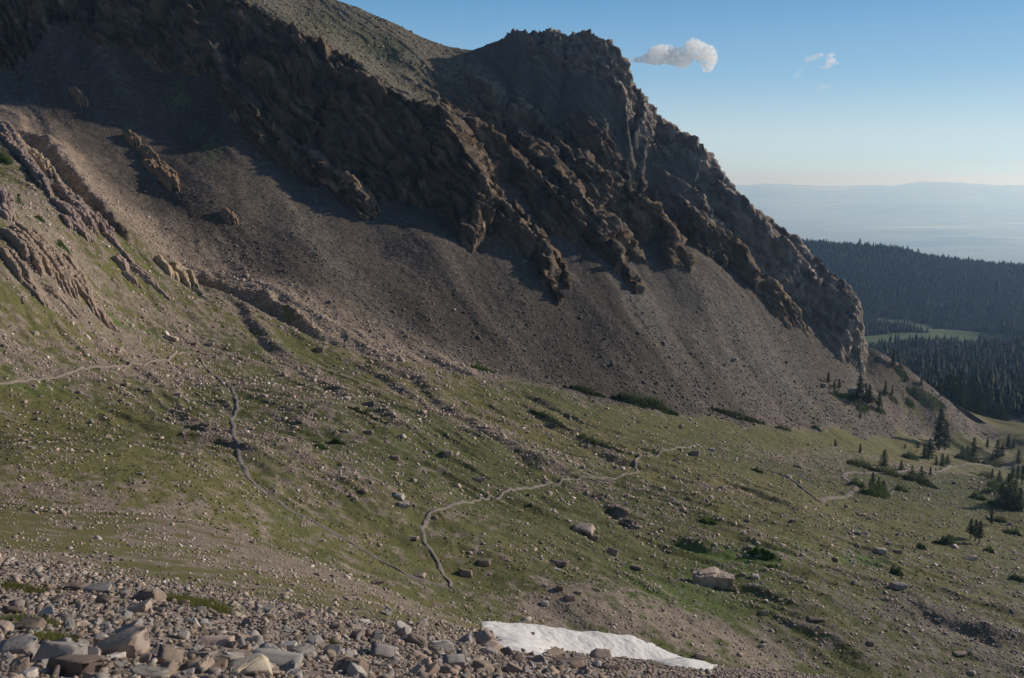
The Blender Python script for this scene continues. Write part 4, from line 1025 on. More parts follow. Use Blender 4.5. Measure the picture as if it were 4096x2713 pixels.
# ------------------------------------------------------------------ standing strata: rock outcrops on the left slope
MO_P = outcrop_mat('mauve_bedded_rock', (.38, .29, .25), (.24, .185, .16)); MO_Y = outcrop_mat('cream_bedded_rock', (.50, .40, .27), (.34, .26, .18))
MO_O = outcrop_mat('orange_rock', (.30, .20, .125), (.21, .15, .105)); MO_T = outcrop_mat('tan_bedded_rock', (.38, .29, .22), (.26, .20, .16))
def slab(a, b, wid, hgt, seed, lean=0.25, taper=.3):
    """a bed of rock standing out of the slope from a to b (plan points on the ground), rough top"""
    L = np.linalg.norm((b - a)[:2]); nl = max(10, int(L / .38)); nw, nh = 5, 7
    t = np.linspace(0, 1, nl); ax = (b - a) / (L + 1e-9); sd_ = np.array([-ax[1], ax[0], 0]); sd_ /= np.linalg.norm(sd_)
    ring = []
    for k in range(nh): ring.append((-1, k / (nh - 1)))
    for k in range(1, nw - 1): ring.append((-1 + 2 * k / (nw - 1), 1.0))
    for k in range(nh - 1, -1, -1): ring.append((1, k / (nh - 1)))
    ring = np.array(ring); nr = len(ring); r_ = np.random.default_rng(seed)
    env = np.clip(np.minimum(t / taper, (1 - t) / (taper * .7)), 0, 1) ** .6
    rp = 9; steps = np.repeat(r_.uniform(.7, 1.08, nl // rp + 2), rp)[:nl] * .8 + .2 * (0.8 + .5 * noise(t * L / 2.5, seed * 1.7, 0.0))
    wst = np.repeat(r_.uniform(.8, 1.1, nl // 9 + 2), 9)[:nl]
    Vv = []
    for i in range(nl):
        c = a + (b - a) * t[i]; c[2] = hgt_at(np.array([c[0]]), np.array([c[1]]))[0] if c[1] > 5 else c[2]
        h = hgt * env[i] * steps[i]; wv_ = wid * (.35 + .65 * env[i]) * wst[i]
        for s_, z in ring:
            Vv.append(c + sd_ * (s_ * wv_ * .5 * (1 - .18 * z) + lean * h * z) + np.array([0, 0, z * h - (1 - z) * 1.2]))
    Vv = np.array(Vv); s0 = seed * 2.3
    dd = fbm(Vv[:, 0] / 1.3 + s0, Vv[:, 1] / 1.3, Vv[:, 2] / .8, 3) * .12 + ridged(Vv[:, 0] / 3, Vv[:, 1] / 3 + s0, Vv[:, 2] / 1.2, 2) * .3 - .15; dd = dd * .6
    jt = np.floor(np.repeat(t, nr) * L / 1.7 + np.tile(ring[:, 1], nl) * 1.3).astype(int); jr = r_.uniform(-.5, .5, jt.max() + 2)
    dd = dd + jr[jt] * .22 + np.round(fbm(Vv[:, 0] / .9, Vv[:, 1] / .9 + s0, Vv[:, 2] / .7, 2) * 3) * .13
    side = np.tile(ring[:, 0], nl); Vv[:, :2] += sd_[:2] * (dd * np.sign(side + .001))[:, None]; Vv[:, 2] += dd * np.tile(ring[:, 1], nl)
    ii = np.arange(nl * nr).reshape(nl, nr); q_ = np.stack([ii[:-1, :-1], ii[:-1, 1:], ii[1:, 1:], ii[1:, :-1]], -1).reshape(-1, 4)
    tri = np.concatenate([q_[:, [0, 1, 2]], q_[:, [0, 2, 3]]])
    caps = [[0, k + 1, k] for k in range(1, nr - 1)] + [[(nl - 1) * nr, (nl - 1) * nr + k, (nl - 1) * nr + k + 1] for k in range(1, nr - 1)]
    return Vv, np.concatenate([tri, np.array(caps)])
def outcrop(beds, mat, label, group='rock outcrops on the left slope'):
    Vs, Fs = [], []; off = 0
    for i, (u0, v0, u1, v1, wd, hg) in enumerate(beds):
        a, b = at(u0, v0), at(u1, v1)
        if a is None or b is None: continue
        ax = (b - a)[:2] / np.linalg.norm((b - a)[:2]); sdv = np.array([-ax[1], ax[0]]); r_ = np.random.default_rng(int(u0 * 5 + v0 + 50 + i)); ns_ = 3 if wd > 1.9 else 2
        for j in range(ns_):
            o_ = (j - (ns_ - 1) / 2) * wd * .42; t0, t1 = r_.uniform(0, .16), r_.uniform(.84, 1.05); a2 = a + (b - a) * t0; b2 = a + (b - a) * t1
            a2[:2] += sdv * o_; b2[:2] += sdv * (o_ + r_.uniform(-.3, .3))
            v_, f_ = slab(a2, b2, wd * .46, hg * r_.uniform(.62, 1.08), int(u0 * 3 + v0 * 7 + i * 11 + j)); Vs.append(v_); Fs.append(f_ + off); off += len(v_)
    o = mesh_np('rock_outcrop', np.concatenate(Vs), np.concatenate(Fs), mat, 3, False)
    return tag(o, label, 'outcrop', group)
outcrop([(-6,120,24,160,3.2,4.5),(0,133,38,178,3,3.2),(14,150,50,196,2.6,3)], MO_P, 'mauve ridge of tilted beds running down from the left edge')
outcrop([(13,138,24,150,1.8,3.6),(26,146,54,182,2.4,4.4),(30,152,58,186,1.5,3.4)], MO_Y, 'pale cream bed standing in sunlight above the mauve ridge')
outcrop([(52,184,78,212,2.6,3.5),(58,192,96,228,2.8,3.8),(66,205,100,240,2.2,3.0),(80,205,118,250,2.2,3.2),(50,198,84,232,2.4,2.6),(70,222,92,244,2,2),(100,232,135,268,1.8,2.4),(60,214,74,232,2,2)], MO_P, 'broken mauve beds stepping down between the cream bed and the yellow rock')
outcrop([(112,258,130,276,2.6,3.6),(126,264,158,288,2.2,2.8),(120,272,140,286,2.0,2.4),(140,278,170,300,1.5,1.6)], MO_P, 'short pinkish outcrop left of the yellow rock')
outcrop([(156,262,176,280,3.0,3.6),(164,262,192,287,3.4,4.4),(176,268,196,288,2.2,2.8)], MO_Y, 'yellow-cream rounded rock at the end of the tilted beds')
outcrop([(0,228,40,275,2.6,2.8),(8,226,62,292,2.2,2.6),(18,222,78,302,2.4,2.8),(28,222,98,318,2.2,2.6),(40,240,112,330,2.0,2.6),(50,262,116,332,1.8,2.2),(0,250,30,290,2.4,2.4),(10,265,50,310,2,1.8),(40,285,80,318,2,1.6),(60,250,92,290,1.6,2)], MO_T, 'large fan of parallel slanting slabs on the lower left slope')
outcrop([(0,198,10,214,2.6,3.0),(-6,206,14,224,2.6,2.4)], MO_P, 'small mauve outcrop at the left edge above the slanting slabs')
G5 = 'rock fins standing in the dark scree'
outcrop([(124,135,138,150,2.6,4.2),(136,146,160,168,2.4,3.6),(154,160,180,188,2.4,4.0)], MO_O, 'long jagged brown fin rising from the shaded scree', G5)
outcrop([(142,160,156,174,2.8,3.4),(152,168,176,192,3.0,3.8)], MO_O, 'rounded shorter fin just below the long jagged one', G5)
outcrop([(220,212,236,226,2.8,3.0)], MO_O, 'small orange rock alone on the scree', G5)
outcrop([(70,88,86,110,3.4,4.0)], MO_O, 'dark orange rock high in the shaded scree at the left', G5)
outcrop([(231,112,239,124,2.4,2.6)], MO_O, 'little grey-brown fin below the shaded cliff', G5)
outcrop([(310,165,345,185,4.0,4.5),(335,178,374,210,5.0,6.5),(350,184,377,213,3.0,5.5)], MO_O, 'orange tongue of rock at the foot of the shaded cliff', G5)

# ------------------------------------------------------------------ snow patch
m_, nt_, b_ = new_mat('old_granular_snow'); b_.inputs['Base Color'].default_value = (.82, .80, .79, 1); b_.inputs['Roughness'].default_value = .7
b_.inputs['Subsurface Weight'].default_value = .0
g_ = N(nt_, 'ShaderNodeNewGeometry'); v_ = N(nt_, 'ShaderNodeTexVoronoi'); v_.inputs['Scale'].default_value = 1.5; v_.feature = 'SMOOTH_F1'; nt_.links.new(g_.outputs['Position'], v_.inputs['Vector'])
n_n = N(nt_, 'ShaderNodeTexNoise'); n_n.inputs['Scale'].default_value = 4; n_n.inputs['Detail'].default_value = 6; nt_.links.new(g_.outputs['Position'], n_n.inputs['Vector'])
cr = N(nt_, 'ShaderNodeValToRGB'); cr.color_ramp.elements[0].position = .25; cr.color_ramp.elements[0].color = (.62, .57, .53, 1); cr.color_ramp.elements[1].position = .5; cr.color_ramp.elements[1].color = (.76, .74, .725, 1)
nt_.links.new(n_n.outputs['Fac'], cr.inputs[0]); nt_.links.new(cr.outputs[0], b_.inputs['Base Color'])
bb = N(nt_, 'ShaderNodeBump'); bb.inputs['Distance'].default_value = .12; nt_.links.new(v_.outputs['Distance'], bb.inputs['Height']); nt_.links.new(bb.outputs[0], b_.inputs['Normal'])
top = atp([(481,621.5),(500,623),(530,625),(560,628),(590,632),(610,634),(630,636),(650,644),(668,652),(684,658),(700,662),(718,665)])
bot = atp([(481,621.5),(490,632),(497,640),(540,648),(580,652),(620,656),(660,664),(690,669),(718,668)])
ctr = (top[len(top)//2] + bot[len(bot)//2]) / 2
poly = np.vstack([top, bot[::-1]])[:, :2]
def inside(px, py, Pl):
    c = np.zeros(px.shape, bool); n = len(Pl); j = n - 1
    for i in range(n):
        xi, yi = Pl[i]; xj, yj = Pl[j]
        c ^= ((yi > py) != (yj > py)) & (px < (xj - xi) * (py - yi) / (yj - yi + 1e-12) + xi); j = i
    return c
sx = np.arange(poly[:, 0].min() - 2, poly[:, 0].max() + 2, .22); sy = np.arange(poly[:, 1].min() - 14, poly[:, 1].max() + 2, .22)
# let the snow run on towards the hollow below the talus
low = bot.copy(); low[1:-1, 1] -= 5.0
poly = np.vstack([top, low[::-1]])[:, :2]
SX, SY = np.meshgrid(sx, sy); wob = fbm(SX / 2.2, SY / 2.2, 1.0, 3) * .5
ring_ = np.vstack([poly, poly[:1]]); ring3 = np.column_stack([ring_, np.zeros(len(ring_))])
de_, _, _, _ = polyd(ring3, SX, SY); ins = inside(SX, SY, poly); sdm = np.where(ins, de_, -de_) + wob
hz_ = hgt_at(SX, SY); SZ = hz_ + np.clip(sdm, -1, 2.6) * .17 * (1 + .0 * SX) + sstep(0, .5, sdm) * .08 + fbm(SX / 1.1, SY / 1.1, 4.4, 3) * .07
si = np.arange(SX.size).reshape(SX.shape); okq = (sdm[:-1, :-1] > -.35) & (sdm[1:, 1:] > -.35)
sq = np.stack([si[:-1, :-1], si[:-1, 1:], si[1:, 1:], si[1:, :-1]], -1)[okq]; us = np.unique(sq); rm = np.zeros(SX.size, int); rm[us] = np.arange(len(us))
o = mesh_np('snow_patch', np.stack([SX, SY, SZ], -1).reshape(-1, 3)[us], rm[sq], m_, 4, True)
tag(o, 'long narrow patch of old white snow below the talus', 'snow')

# ------------------------------------------------------------------ conifers, shrubs, grass
def leaf_mat(name, rgb, var=.35):
    m, nt, b = new_mat(name); b.inputs['Roughness'].default_value = .7
    geo = N(nt, 'ShaderNodeNewGeometry'); oi = N(nt, 'ShaderNodeObjectInfo')
    ma = N(nt, 'ShaderNodeMath', operation='MULTIPLY_ADD'); ma.inputs[1].default_value = var * 2; ma.inputs[2].default_value = 1 - var; nt.links.new(geo.outputs['Random Per Island'], ma.inputs[0])
    mb = N(nt, 'ShaderNodeMath', operation='MULTIPLY_ADD'); mb.inputs[1].default_value = .5; mb.inputs[2].default_value = .75; nt.links.new(oi.outputs['Random'], mb.inputs[0])
    mc = N(nt, 'ShaderNodeMath', operation='MULTIPLY'); nt.links.new(ma.outputs[0], mc.inputs[0]); nt.links.new(mb.outputs[0], mc.inputs[1])
    vm = N(nt, 'ShaderNodeVectorMath', operation='SCALE'); vm.inputs[0].default_value = rgb; nt.links.new(mc.outputs[0], vm.inputs['Scale'])
    nt.links.new(vm.outputs[0], b.inputs['Base Color'])
    tr = N(nt, 'ShaderNodeBsdfTranslucent'); nt.links.new(vm.outputs[0], tr.inputs['Color'])
    mx = N(nt, 'ShaderNodeMixShader'); mx.inputs[0].default_value = .3; nt.links.new(b.outputs[0], mx.inputs[1]); nt.links.new(tr.outputs[0], mx.inputs[2])
    nt.links.new(mx.outputs[0], nt.nodes['Material Output'].inputs['Surface'])
    return m
ML_CON = leaf_mat('conifer_needles', (.042, .060, .026)); ML_SH = leaf_mat('dwarf_pine_needles', (.085, .125, .036)); ML_BR = leaf_mat('bright_willow_leaves', (.10, .17, .025))
ML_OL = leaf_mat('olive_shrub_leaves', (.10, .12, .038)); ML_GR = leaf_mat('grass_blades', (.16, .17, .05)); ML_FL = leaf_mat('yellow_flowers', (.75, .50, .02), .1)
M_BARK = plain('grey_brown_bark', (.16, .12, .095), .95, .3, 8, .02)
def cards(cen, size, r_, up=.0, flat=.6):
    """n little leaf triangles at cen (n,3)"""
    n = len(cen); d1 = r_.normal(size=(n, 3)); d1[:, 2] *= flat; d1 /= np.linalg.norm(d1, axis=1)[:, None] + 1e-9
    d2 = r_.normal(size=(n, 3)); d2 -= (d2 * d1).sum(1)[:, None] * d1; d2 /= np.linalg.norm(d2, axis=1)[:, None] + 1e-9
    s_ = size * r_.uniform(.6, 1.4, (n, 1))
    A = cen + d1 * s_; B = cen - d1 * s_ * .5 + d2 * s_ * .55; D = cen - d1 * s_ * .5 - d2 * s_ * .55
    return np.stack([A, B, D], 1).reshape(-1, 3), np.arange(n * 3).reshape(n, 3)
def conifer_mesh(seed, slim=.17, bare=.12, n=1500, droop=.35):
    """unit-height conifer: whorls of drooping boughs with needle sprays"""
    r_ = np.random.default_rng(seed); C_ = []
    nb = 70
    for i in range(nb):
        t = bare + (1 - bare) * (i + r_.uniform(0, 1)) / nb; az = i * 2.399 + r_.normal(0, .4)
        L = slim * (1 - t) ** .75 * r_.uniform(.45, 1.25) * (1.0 if t > bare + .08 else .7) + .012
        m = max(5, int(n / nb * (.4 + 1.4 * (1 - t)))); q_ = r_.uniform(0.08, 1, m) ** .7
        sp = .16 * L + .006
        C_.append(np.column_stack([np.cos(az) * L * q_ + r_.normal(0, sp, m), np.sin(az) * L * q_ + r_.normal(0, sp, m), t + .02 - droop * L * q_ ** 1.4 + r_.normal(0, .008, m)]))
    C_ = np.concatenate(C_); return cards(C_, .022, r_)
def trunk_mesh(h=1.0, r0=.018, r1=.003, n=7, lean=0.0):
    zs = np.linspace(-.02, h, 6); a = np.arange(n) * 2 * PI / n; Vv = []
    for z in zs:
        t = max(z, 0) / h; r_ = r0 * (1 - t) + r1 * t + .01 * max(0, .06 - t) * 3
        Vv += [(r_ * math.cos(x) + lean * t * t, r_ * math.sin(x), z) for x in a]
    F_ = [[k * n + i, k * n + (i + 1) % n, (k + 1) * n + (i + 1) % n, (k + 1) * n + i] for k in range(5) for i in range(n)]
    return np.array(Vv), np.array(F_)
CON = []
for i, (sl, ba, nn) in enumerate([(.15, .10, 1700), (.19, .06, 1900), (.12, .16, 1500), (.24, .03, 2100), (.17, .28, 1300), (.30, .02, 2200)]):
    v, f = conifer_mesh(40 + i, sl, ba, nn); tv, tf = trunk_mesh(.97, .02 if i != 3 else .026)
    CON.append((mesh_np('crown', v, f, ML_CON, 3, link=False), mesh_np('trunk', tv, tf, M_BARK, 4, True, link=False)))
def conifer(u, v, hpx, label, kind=0, group='conifers in the valley', p=None, hm=None):
    if p is None: p = at(u, v)
    if p is None: return
    h = hm if hm else hpx * p[1] / F * 1.04
    e = empty('conifer', (p[0], p[1], p[2] - .02 * h), random.uniform(0, 6.28), h); wf = random.uniform(1.15, 1.6); e.scale = (h * wf, h * wf, h)
    for nm, me in (('crown', CON[kind][0]), ('trunk', CON[kind][1])):
        o = bpy.data.objects.new(nm, me); C.objects.link(o); o.parent = e
    return tag(e, label, 'conifer', group)
GT = 'conifers on the scree'
for a in [(893,369,19,'tall thin conifer with a skirt of shrub, highest on the right scree',2),(900,368,6,'little conifer right of the highest one on the scree',3),(921,386,9,'small lone conifer near the scree skyline',1),
 (859,407,33,'tallest scree conifer, thin, above the green hollow',4),(865,402,19,'leafy scree conifer right of the tallest one',1),(869,403,18,'third scree conifer beside the leafy one',1),(885,395,14,'bushy pair-like conifer in the middle of the scree grove',1),
 (892,396,11,'short conifer at the right of the scree grove',2),(879,411,19,'thin conifer with a bush at its foot, lowest on the scree',4),(839,391,12,'thin conifer left of the leaning slab',4),(828,384,12,'left tall conifer on the scree',2),(834,391,11,'conifer between the left tall one and the slab',4),
 (905,382,5,'tiny conifer among the dark blocks',1),(860,418,6,'stunted conifer low on the brown scree',3),(940,398,7,'slender sapling near the right scree skyline',2),
 (762,206,3.5,'tiny conifer on the mountain skyline',3),(768,210,4.5,'second tiny conifer on the mountain skyline',1),(856,286,5,'tiny conifer on top of the prow',3)]:
    conifer(a[0], a[1], a[2], a[3], a[4], GT)
GM = 'conifers in the meadow'
for a in [(939,450,43,'tallest meadow conifer, the left one of a pair',0),(945,450,29,'shorter conifer leaning against the tallest one',0),(929,459,21,'narrow conifer left of the tall pair',1),(924,459,16,'lower conifer beside the narrow one',1),(918,448,6,'small round-topped sapling left of the tall pair',3),
 (905,448,5,'little bush-like conifer at the meadow edge',3),(884,466,17,'dark spreading conifer above the footpath',3),(860,453,10,'conifer at the left end of the dwarf pines',3),(901,471,11,'low wide conifer above the footpath',5),(921,478,12,'wide conifer just below the footpath',5),(912,474,9,'low conifer left of the wide one below the footpath',5),
 (930,477,11,'sapling beside the two walkers',2),(942,466,13,'dark conifer behind the two walkers',3),(936,465,9,'low dark conifer left behind the two walkers',5),(947,465,11,'conifer right behind the two walkers',3),
 (973,460,23,'conifer standing in the thicket above the footpath',1),(962,458,13,'left bushy conifer of the thicket above the footpath',3),(967,459,14,'middle bushy conifer of the thicket',5),(987,449,12,'thin conifer under the scree toe',2),
 (997,457,18,'dark conifer by the right grass knoll',3),(1002,456,13,'shorter dark conifer by the right grass knoll',3),(1008,448,14,'conifer in front of the grass knoll',1),(1013,448,9,'low conifer beside the one before the knoll',3),(1018,463,13,'bushy conifer at the right edge of the picture',5),(992,462,9,'low wide conifer at the end of the thicket',5),
 (864,475,4,'tiny sapling left of the footpath bend',2),(872,493,21,'conifer rising from the round clump inside the footpath bend',1),(878,494,17,'second conifer of the round clump',1),(883,494,14,'right conifer of the round clump',3),
 (1007,508,36,'largest dark conifer at the right side of the meadow',3),(1001,505,22,'dark conifer on the left flank of the largest one',5),(1013,507,28,'dark conifer on the right flank of the largest one',3),(1019,511,24,'dark conifer cut by the right edge',3),(992,478,10,'spreading low conifer above the largest one',5),(999,482,12,'bushy conifer above the largest one',5),
 (1012,482,16,'thin-stemmed conifer at the right, one of a row',4),(1017,483,18,'second thin-stemmed conifer at the right',4),(1022,484,19,'last thin-stemmed conifer at the right edge',4),
 (991,526,21,'slim lone conifer above the twin pines',2),(970,539,21,'left pine of the small bare-stemmed group',4),(975,541,22,'middle pine of the bare-stemmed group',4),(979,545,25,'right pine of the bare-stemmed group',4),(835,446,7,'small dark conifer under the scree toe',3),(917,452,3,'stub of a conifer left of the tall pair',3)]:
    conifer(a[0], a[1], a[2], a[3], a[4], GM)
GF = 'forest edge behind the grass knoll'
fe = 0
for u, hh in sorted([(948,18),(953,20),(957,26),(961,33),(964,30),(968,32),(972,24),(976,26),(980,31),(984,34),(988,30),(992,22),(996,28),(1000,24),(1005,20),(1010,18),(1014,20),(1019,16),(1023,18),(943,12),(966,22),(978,20),(990,20),(1008,14)]):
    x = (u - 512) / F * .9 ; Yt = 603 + random.uniform(0, 34); px_ = np.array([(u - 512) / F * Yt, Yt, 0.0]); px_[2] = hgt_at(px_[:1], px_[1:2])[0]
    conifer(u, 0, hh, f"{['first', 'second', 'third', 'fourth', 'fifth', 'sixth', 'seventh', 'eighth', 'ninth', 'tenth', 'eleventh', 'twelfth', 'thirteenth', 'fourteenth', 'fifteenth', 'sixteenth', 'seventeenth', 'eighteenth', 'nineteenth', 'twentieth', 'twenty-first', 'twenty-second', 'twenty-third', 'twenty-fourth'][fe]} from the left among the dark forest-edge conifers behind the knoll", [0, 1, 1, 3][fe % 4], GF, p=px_); fe += 1

def shrub(L, wd, h, mat, label, n, group='low shrubs on the slopes', size=.16, name='shrub'):
    """a mat of dwarf shrubs along the pixel polyline L; wd/h in metres"""
    P = atp(L)
    if len(P) == 0: return
    r_ = np.random.default_rng(int(L[0][0] * 13 + L[0][1]))
    if len(P) > 1: Q = resample(P, .5)
    else: Q = P
    k_ = r_.integers(0, len(Q), n); t = k_ / max(1, len(Q) - 1); env = np.clip(np.sin(PI * np.clip(t, .06, .94)), .3, 1) if len(P) > 1 else np.ones(n)
    n = int(n * 1.9); h = h * 2.1; size = size * 1.3; wd = wd * (1.25 if L[0][0] > 845 else 1.0)
    k_ = r_.integers(0, len(Q), n); t = k_ / max(1, len(Q) - 1); env = np.clip(np.sin(PI * np.clip(t, .06, .94)), .35, 1) if len(P) > 1 else np.ones(n)
    a = r_.uniform(0, 2 * PI, n); rad_ = wd * env * np.sqrt(r_.uniform(0, 1, n))
    x = Q[k_, 0] + np.cos(a) * rad_; y = Q[k_, 1] + np.sin(a) * rad_ * .8
    top_ = h * env * np.clip(1 - (rad_ / (wd * env + 1e-6)) ** 2.2, 0.1, 1) * np.clip(.7 + 1.1 * fbm(x / 1.5, y / 1.5, 3.1, 2), .15, 1.8)
    z = hgt_at(x, y) + top_ * r_.uniform(.1, 1, n) ** .5
    c0 = Q[len(Q) // 2]
    v_, f_ = cards(np.column_stack([x - c0[0], y - c0[1], z - c0[2]]), size, r_, flat=.8)
    o = mesh_np(name, v_, f_, mat, 3); o.location = c0
    return tag(o, label, 'shrub', group)
for a in [
 ([(468,366),(482,369),(494,373)], 2.2, 1.0, ML_BR, 'bright green shrub mat at the foot of the dark scree', 1500),
 ([(566,387),(580,390),(592,394),(604,397)], 3.0, 1.3, ML_SH, 'dark green dwarf shrubs left of the large thicket at the scree toe', 2600),
 ([(614,399),(626,400),(640,404),(652,407)], 4.2, 2.4, ML_SH, 'large left thicket of dwarf pine at the scree toe', 4200),
 ([(640,402),(655,405),(668,412),(676,415)], 4.0, 2.2, ML_SH, 'right part of the large dwarf pine thicket, with grey twigs', 3600),
 ([(712,409),(730,415),(748,420),(764,424)], 3.0, 1.4, ML_SH, 'long low dwarf pine mat on the scree toe', 3000),
 ([(776,428),(790,431)], 2.2, 1.3, ML_SH, 'small low mat right of the long dwarf pine mat', 900),
 ([(531,411),(548,418),(560,425),(572,432)], 2.0, 1.0, ML_SH, 'green shrubs along the upper bank of the middle levee', 1800),
 ([(572,433),(590,441),(610,448),(622,453)], 1.8, .9, ML_SH, 'green shrub strip running down the middle levee', 1900),
 ([(350,408),(370,418),(388,425)], 1.6, .8, ML_OL, 'olive shrubs on the central levee', 1200),
 ([(317,447),(326,449)], 1.3, .6, ML_BR, 'small green bush left of the light stones in the central meadow', 500),
 ([(334,442),(343,445)], 1.5, .7, ML_SH, 'dark green low bush in the central meadow', 700),
 ([(702,521),(715,525)], 1.5, .8, ML_BR, 'bright round bush on the stony strip', 900),
 ([(750,553),(760,556),(772,558)], 1.7, .9, ML_BR, 'vivid green willow beside the stream', 2200),
 ([(768,569),(776,570)], 1.0, .6, ML_BR, 'small vivid bush below the stream willow', 500),
 ([(812,427),(822,431)], 1.2, .8, ML_SH, 'dwarf pine clump on the brown scree toe', 500),
 ([(895,370),(903,376),(908,378)], 2.4, 1.6, ML_SH, 'shrub skirt spreading below the highest scree conifer', 1200),
 ([(835,393),(842,398)], 2.2, 1.2, ML_SH, 'shrubs left of the leaning slab', 700),
 ([(842,396),(852,400),(862,404)], 2.8, 1.6, ML_SH, 'shrubs in the green hollow under the leaning slab', 1800),
 ([(858,410),(868,410)], 2.0, 1.8, ML_SH, 'bush at the foot of the tallest scree conifer', 1000),
 ([(868,400),(878,403)], 2.6, 1.8, ML_SH, 'shrubs right of the leafy scree conifer', 1200),
 ([(877,412),(885,413)], 1.7, 1.9, ML_SH, 'round bush at the foot of the lowest scree conifer', 900),
 ([(890,399),(897,402)], 1.8, 1.3, ML_SH, 'small bush in the scree grove', 600),
 ([(908,392),(920,397),(932,403),(945,407)], 3.4, 2.2, ML_SH, 'long dwarf pine thicket across the right scree', 3600),
 ([(907,404),(913,405)], 2.0, 1.8, ML_SH, 'single bush below the long scree thicket', 800),
 ([(850,463),(862,467),(874,471)], 3.2, 2.0, ML_OL, 'olive dwarf pines at the left of the meadow grove', 2600),
 ([(876,470),(888,474),(898,477)], 3.4, 1.8, ML_OL, 'dwarf pines under the dark spreading conifer', 2400),
 ([(905,458),(916,460)], 3.0, 2.4, ML_SH, 'dark thicket left of the narrow conifers', 2200),
 ([(905,478),(918,482),(930,484)], 2.8, 2.0, ML_OL, 'thicket below the footpath near the walkers', 2600),
 ([(956,458),(968,461),(980,464)], 3.4, 2.6, ML_OL, 'thicket around the conifers above the footpath', 3600),
 ([(982,464),(993,466),(1002,467)], 2.8, 2.0, ML_OL, 'right end of the thicket above the footpath', 2200),
 ([(852,485),(862,488)], 2.4, 2.0, ML_SH, 'dark shrubs at the left of the round clump', 1400),
 ([(864,492),(874,497),(886,494)], 3.2, 2.2, ML_SH, 'round dark shrub clump inside the footpath bend', 4000),
 ([(898,490),(905,492)], 2.2, 1.5, ML_SH, 'shrub beside the dark hollow right of the round clump', 1000),
 ([(918,483),(928,486),(937,489)], 1.8, .9, ML_OL, 'long low shrub mat in the right meadow', 1200),
 ([(970,473),(980,476),(990,480)], 2.4, 1.8, ML_OL, 'dark bushes left above the largest conifer', 1800),
 ([(990,484),(1000,489),(1006,494)], 2.8, 2.0, ML_SH, 'bushes joining down to the largest conifer', 2000),
 ([(972,497),(984,500)], 2.2, 1.5, ML_SH, 'oval bush left of the largest conifer', 1400),
 ([(985,492),(993,494)], 2.0, 1.4, ML_SH, 'small bush above the oval one', 900),
 ([(990,503),(1004,509),(1018,511)], 2.8, 1.8, ML_SH, 'dark bushes around the foot of the largest conifer', 2600),
 ([(935,543),(944,545),(953,543)], 1.7, 1.6, ML_SH, 'rounded dark bush left of the bare-stemmed pines', 3200),
 ([(918,549),(924,549)], 1.0, .9, ML_SH, 'small bush between the stream and the rounded bush', 600),
 ([(893,574),(900,576)], 1.2, 1.1, ML_SH, 'lone round bush in the grey rubble', 1400),
 ([(1012,579),(1022,582)], 1.4, 1.0, ML_SH, 'dark bush at the right edge in the rubble', 1200),
 ([(985,551),(993,553)], 1.2, .9, ML_SH, 'low bush under the bare-stemmed pines', 800),
 ([(995,521),(1005,523)], 1.8, 1.0, ML_OL, 'low olive bushes right of the slim lone conifer', 1000),
 ([(1005,532),(1020,536)], 2.2, 1.1, ML_SH, 'wide low bush at the right edge of the meadow', 1300),
 ([(0,158),(7,164)], 3.4, 3.0, ML_SH, 'dark green tree-like bush at the left edge under the mauve ridge', 2600),
 ([(36,218),(44,222)], 1.1, .9, ML_SH, 'dark bush among the pale stones at the left', 500),
 ([(58,246),(70,254)], 1.4, .9, ML_SH, 'two dark bushes beside the slanting slabs', 700),
 ([(752,470),(765,474)], 1.6, .8, ML_SH, 'low dark mat in the golden grass', 700),
 ([(18,196),(22,206)], 1.2, 1.0, ML_SH, 'green bush in the cleft at the left', 500)]:
    shrub(*a)

# near grass: clumps of blades
def blades(L, wd, h, mat, label, n, name='grass_clump', cat='grass'):
    Q = resample(atp(L), .1); r_ = np.random.default_rng(int(L[0][0])); k_ = r_.integers(0, len(Q), n)
    x = Q[k_, 0] + r_.normal(0, wd, n); y = Q[k_, 1] + r_.normal(0, wd, n); z = hgt_at(x, y) - .02
    hh = h * r_.uniform(.4, 1.2, n); az = r_.uniform(0, 2 * PI, n); ln_ = r_.normal(0, .35, (n, 2)) * hh[:, None]
    c0 = Q[len(Q) // 2]; base = np.column_stack([x, y, z]) - c0; w2 = .008 + .004 * r_.uniform(size=n)
    A = base + np.column_stack([np.cos(az) * w2, np.sin(az) * w2, 0 * x]); B = base - np.column_stack([np.cos(az) * w2, np.sin(az) * w2, 0 * x]); T_ = base + np.column_stack([ln_, hh])
    o = mesh_np(name, np.stack([A, B, T_], 1).reshape(-1, 3), np.arange(3 * n).reshape(n, 3), mat, 3); o.location = c0
    return tag(o, label, cat, 'grass clumps in the talus', kind=None)
blades([(160,600),(180,601),(200,605),(222,613)], .35, .32, ML_GR, 'longest clump of tall yellow-green grass in the talus', 5200)
blades([(0,585),(20,590),(45,593)], .35, .22, ML_GR, 'grassy ledge at the left edge of the talus', 4200)
blades([(18,622),(30,624),(40,626)], .2, .22, ML_OL, 'clump of grass with yellow flowers in the left talus', 2600)
blades([(48,638),(60,644)], .15, .18, ML_GR, 'green tuft below the yellow flowers', 1400)
blades([(112,622),(128,624)], .2, .12, ML_GR, 'thin green tuft above the pink block', 700)
blades([(395,627),(410,631)], .35, .25, ML_SH, 'dark green tuft in the middle of the rubble', 900)
blades([(332,646),(337,647)], .09, .2, ML_OL, 'pale green tuft at the bottom centre', 900)
r_ = np.random.default_rng(3); Qf = atp([(18,620),(26,621),(34,623),(40,624)])
Qf = resample(Qf, .1); kf = r_.integers(0, len(Qf), 26); cf = Qf[kf] + np.column_stack([r_.normal(0, .2, (26, 2)), r_.uniform(.15, .26, 26)])
v, f = cards(cf, .022, r_); tag(mesh_np('flowers', v, f, ML_FL, 3), 'scatter of small yellow flowers in the left talus grass', 'flowers')
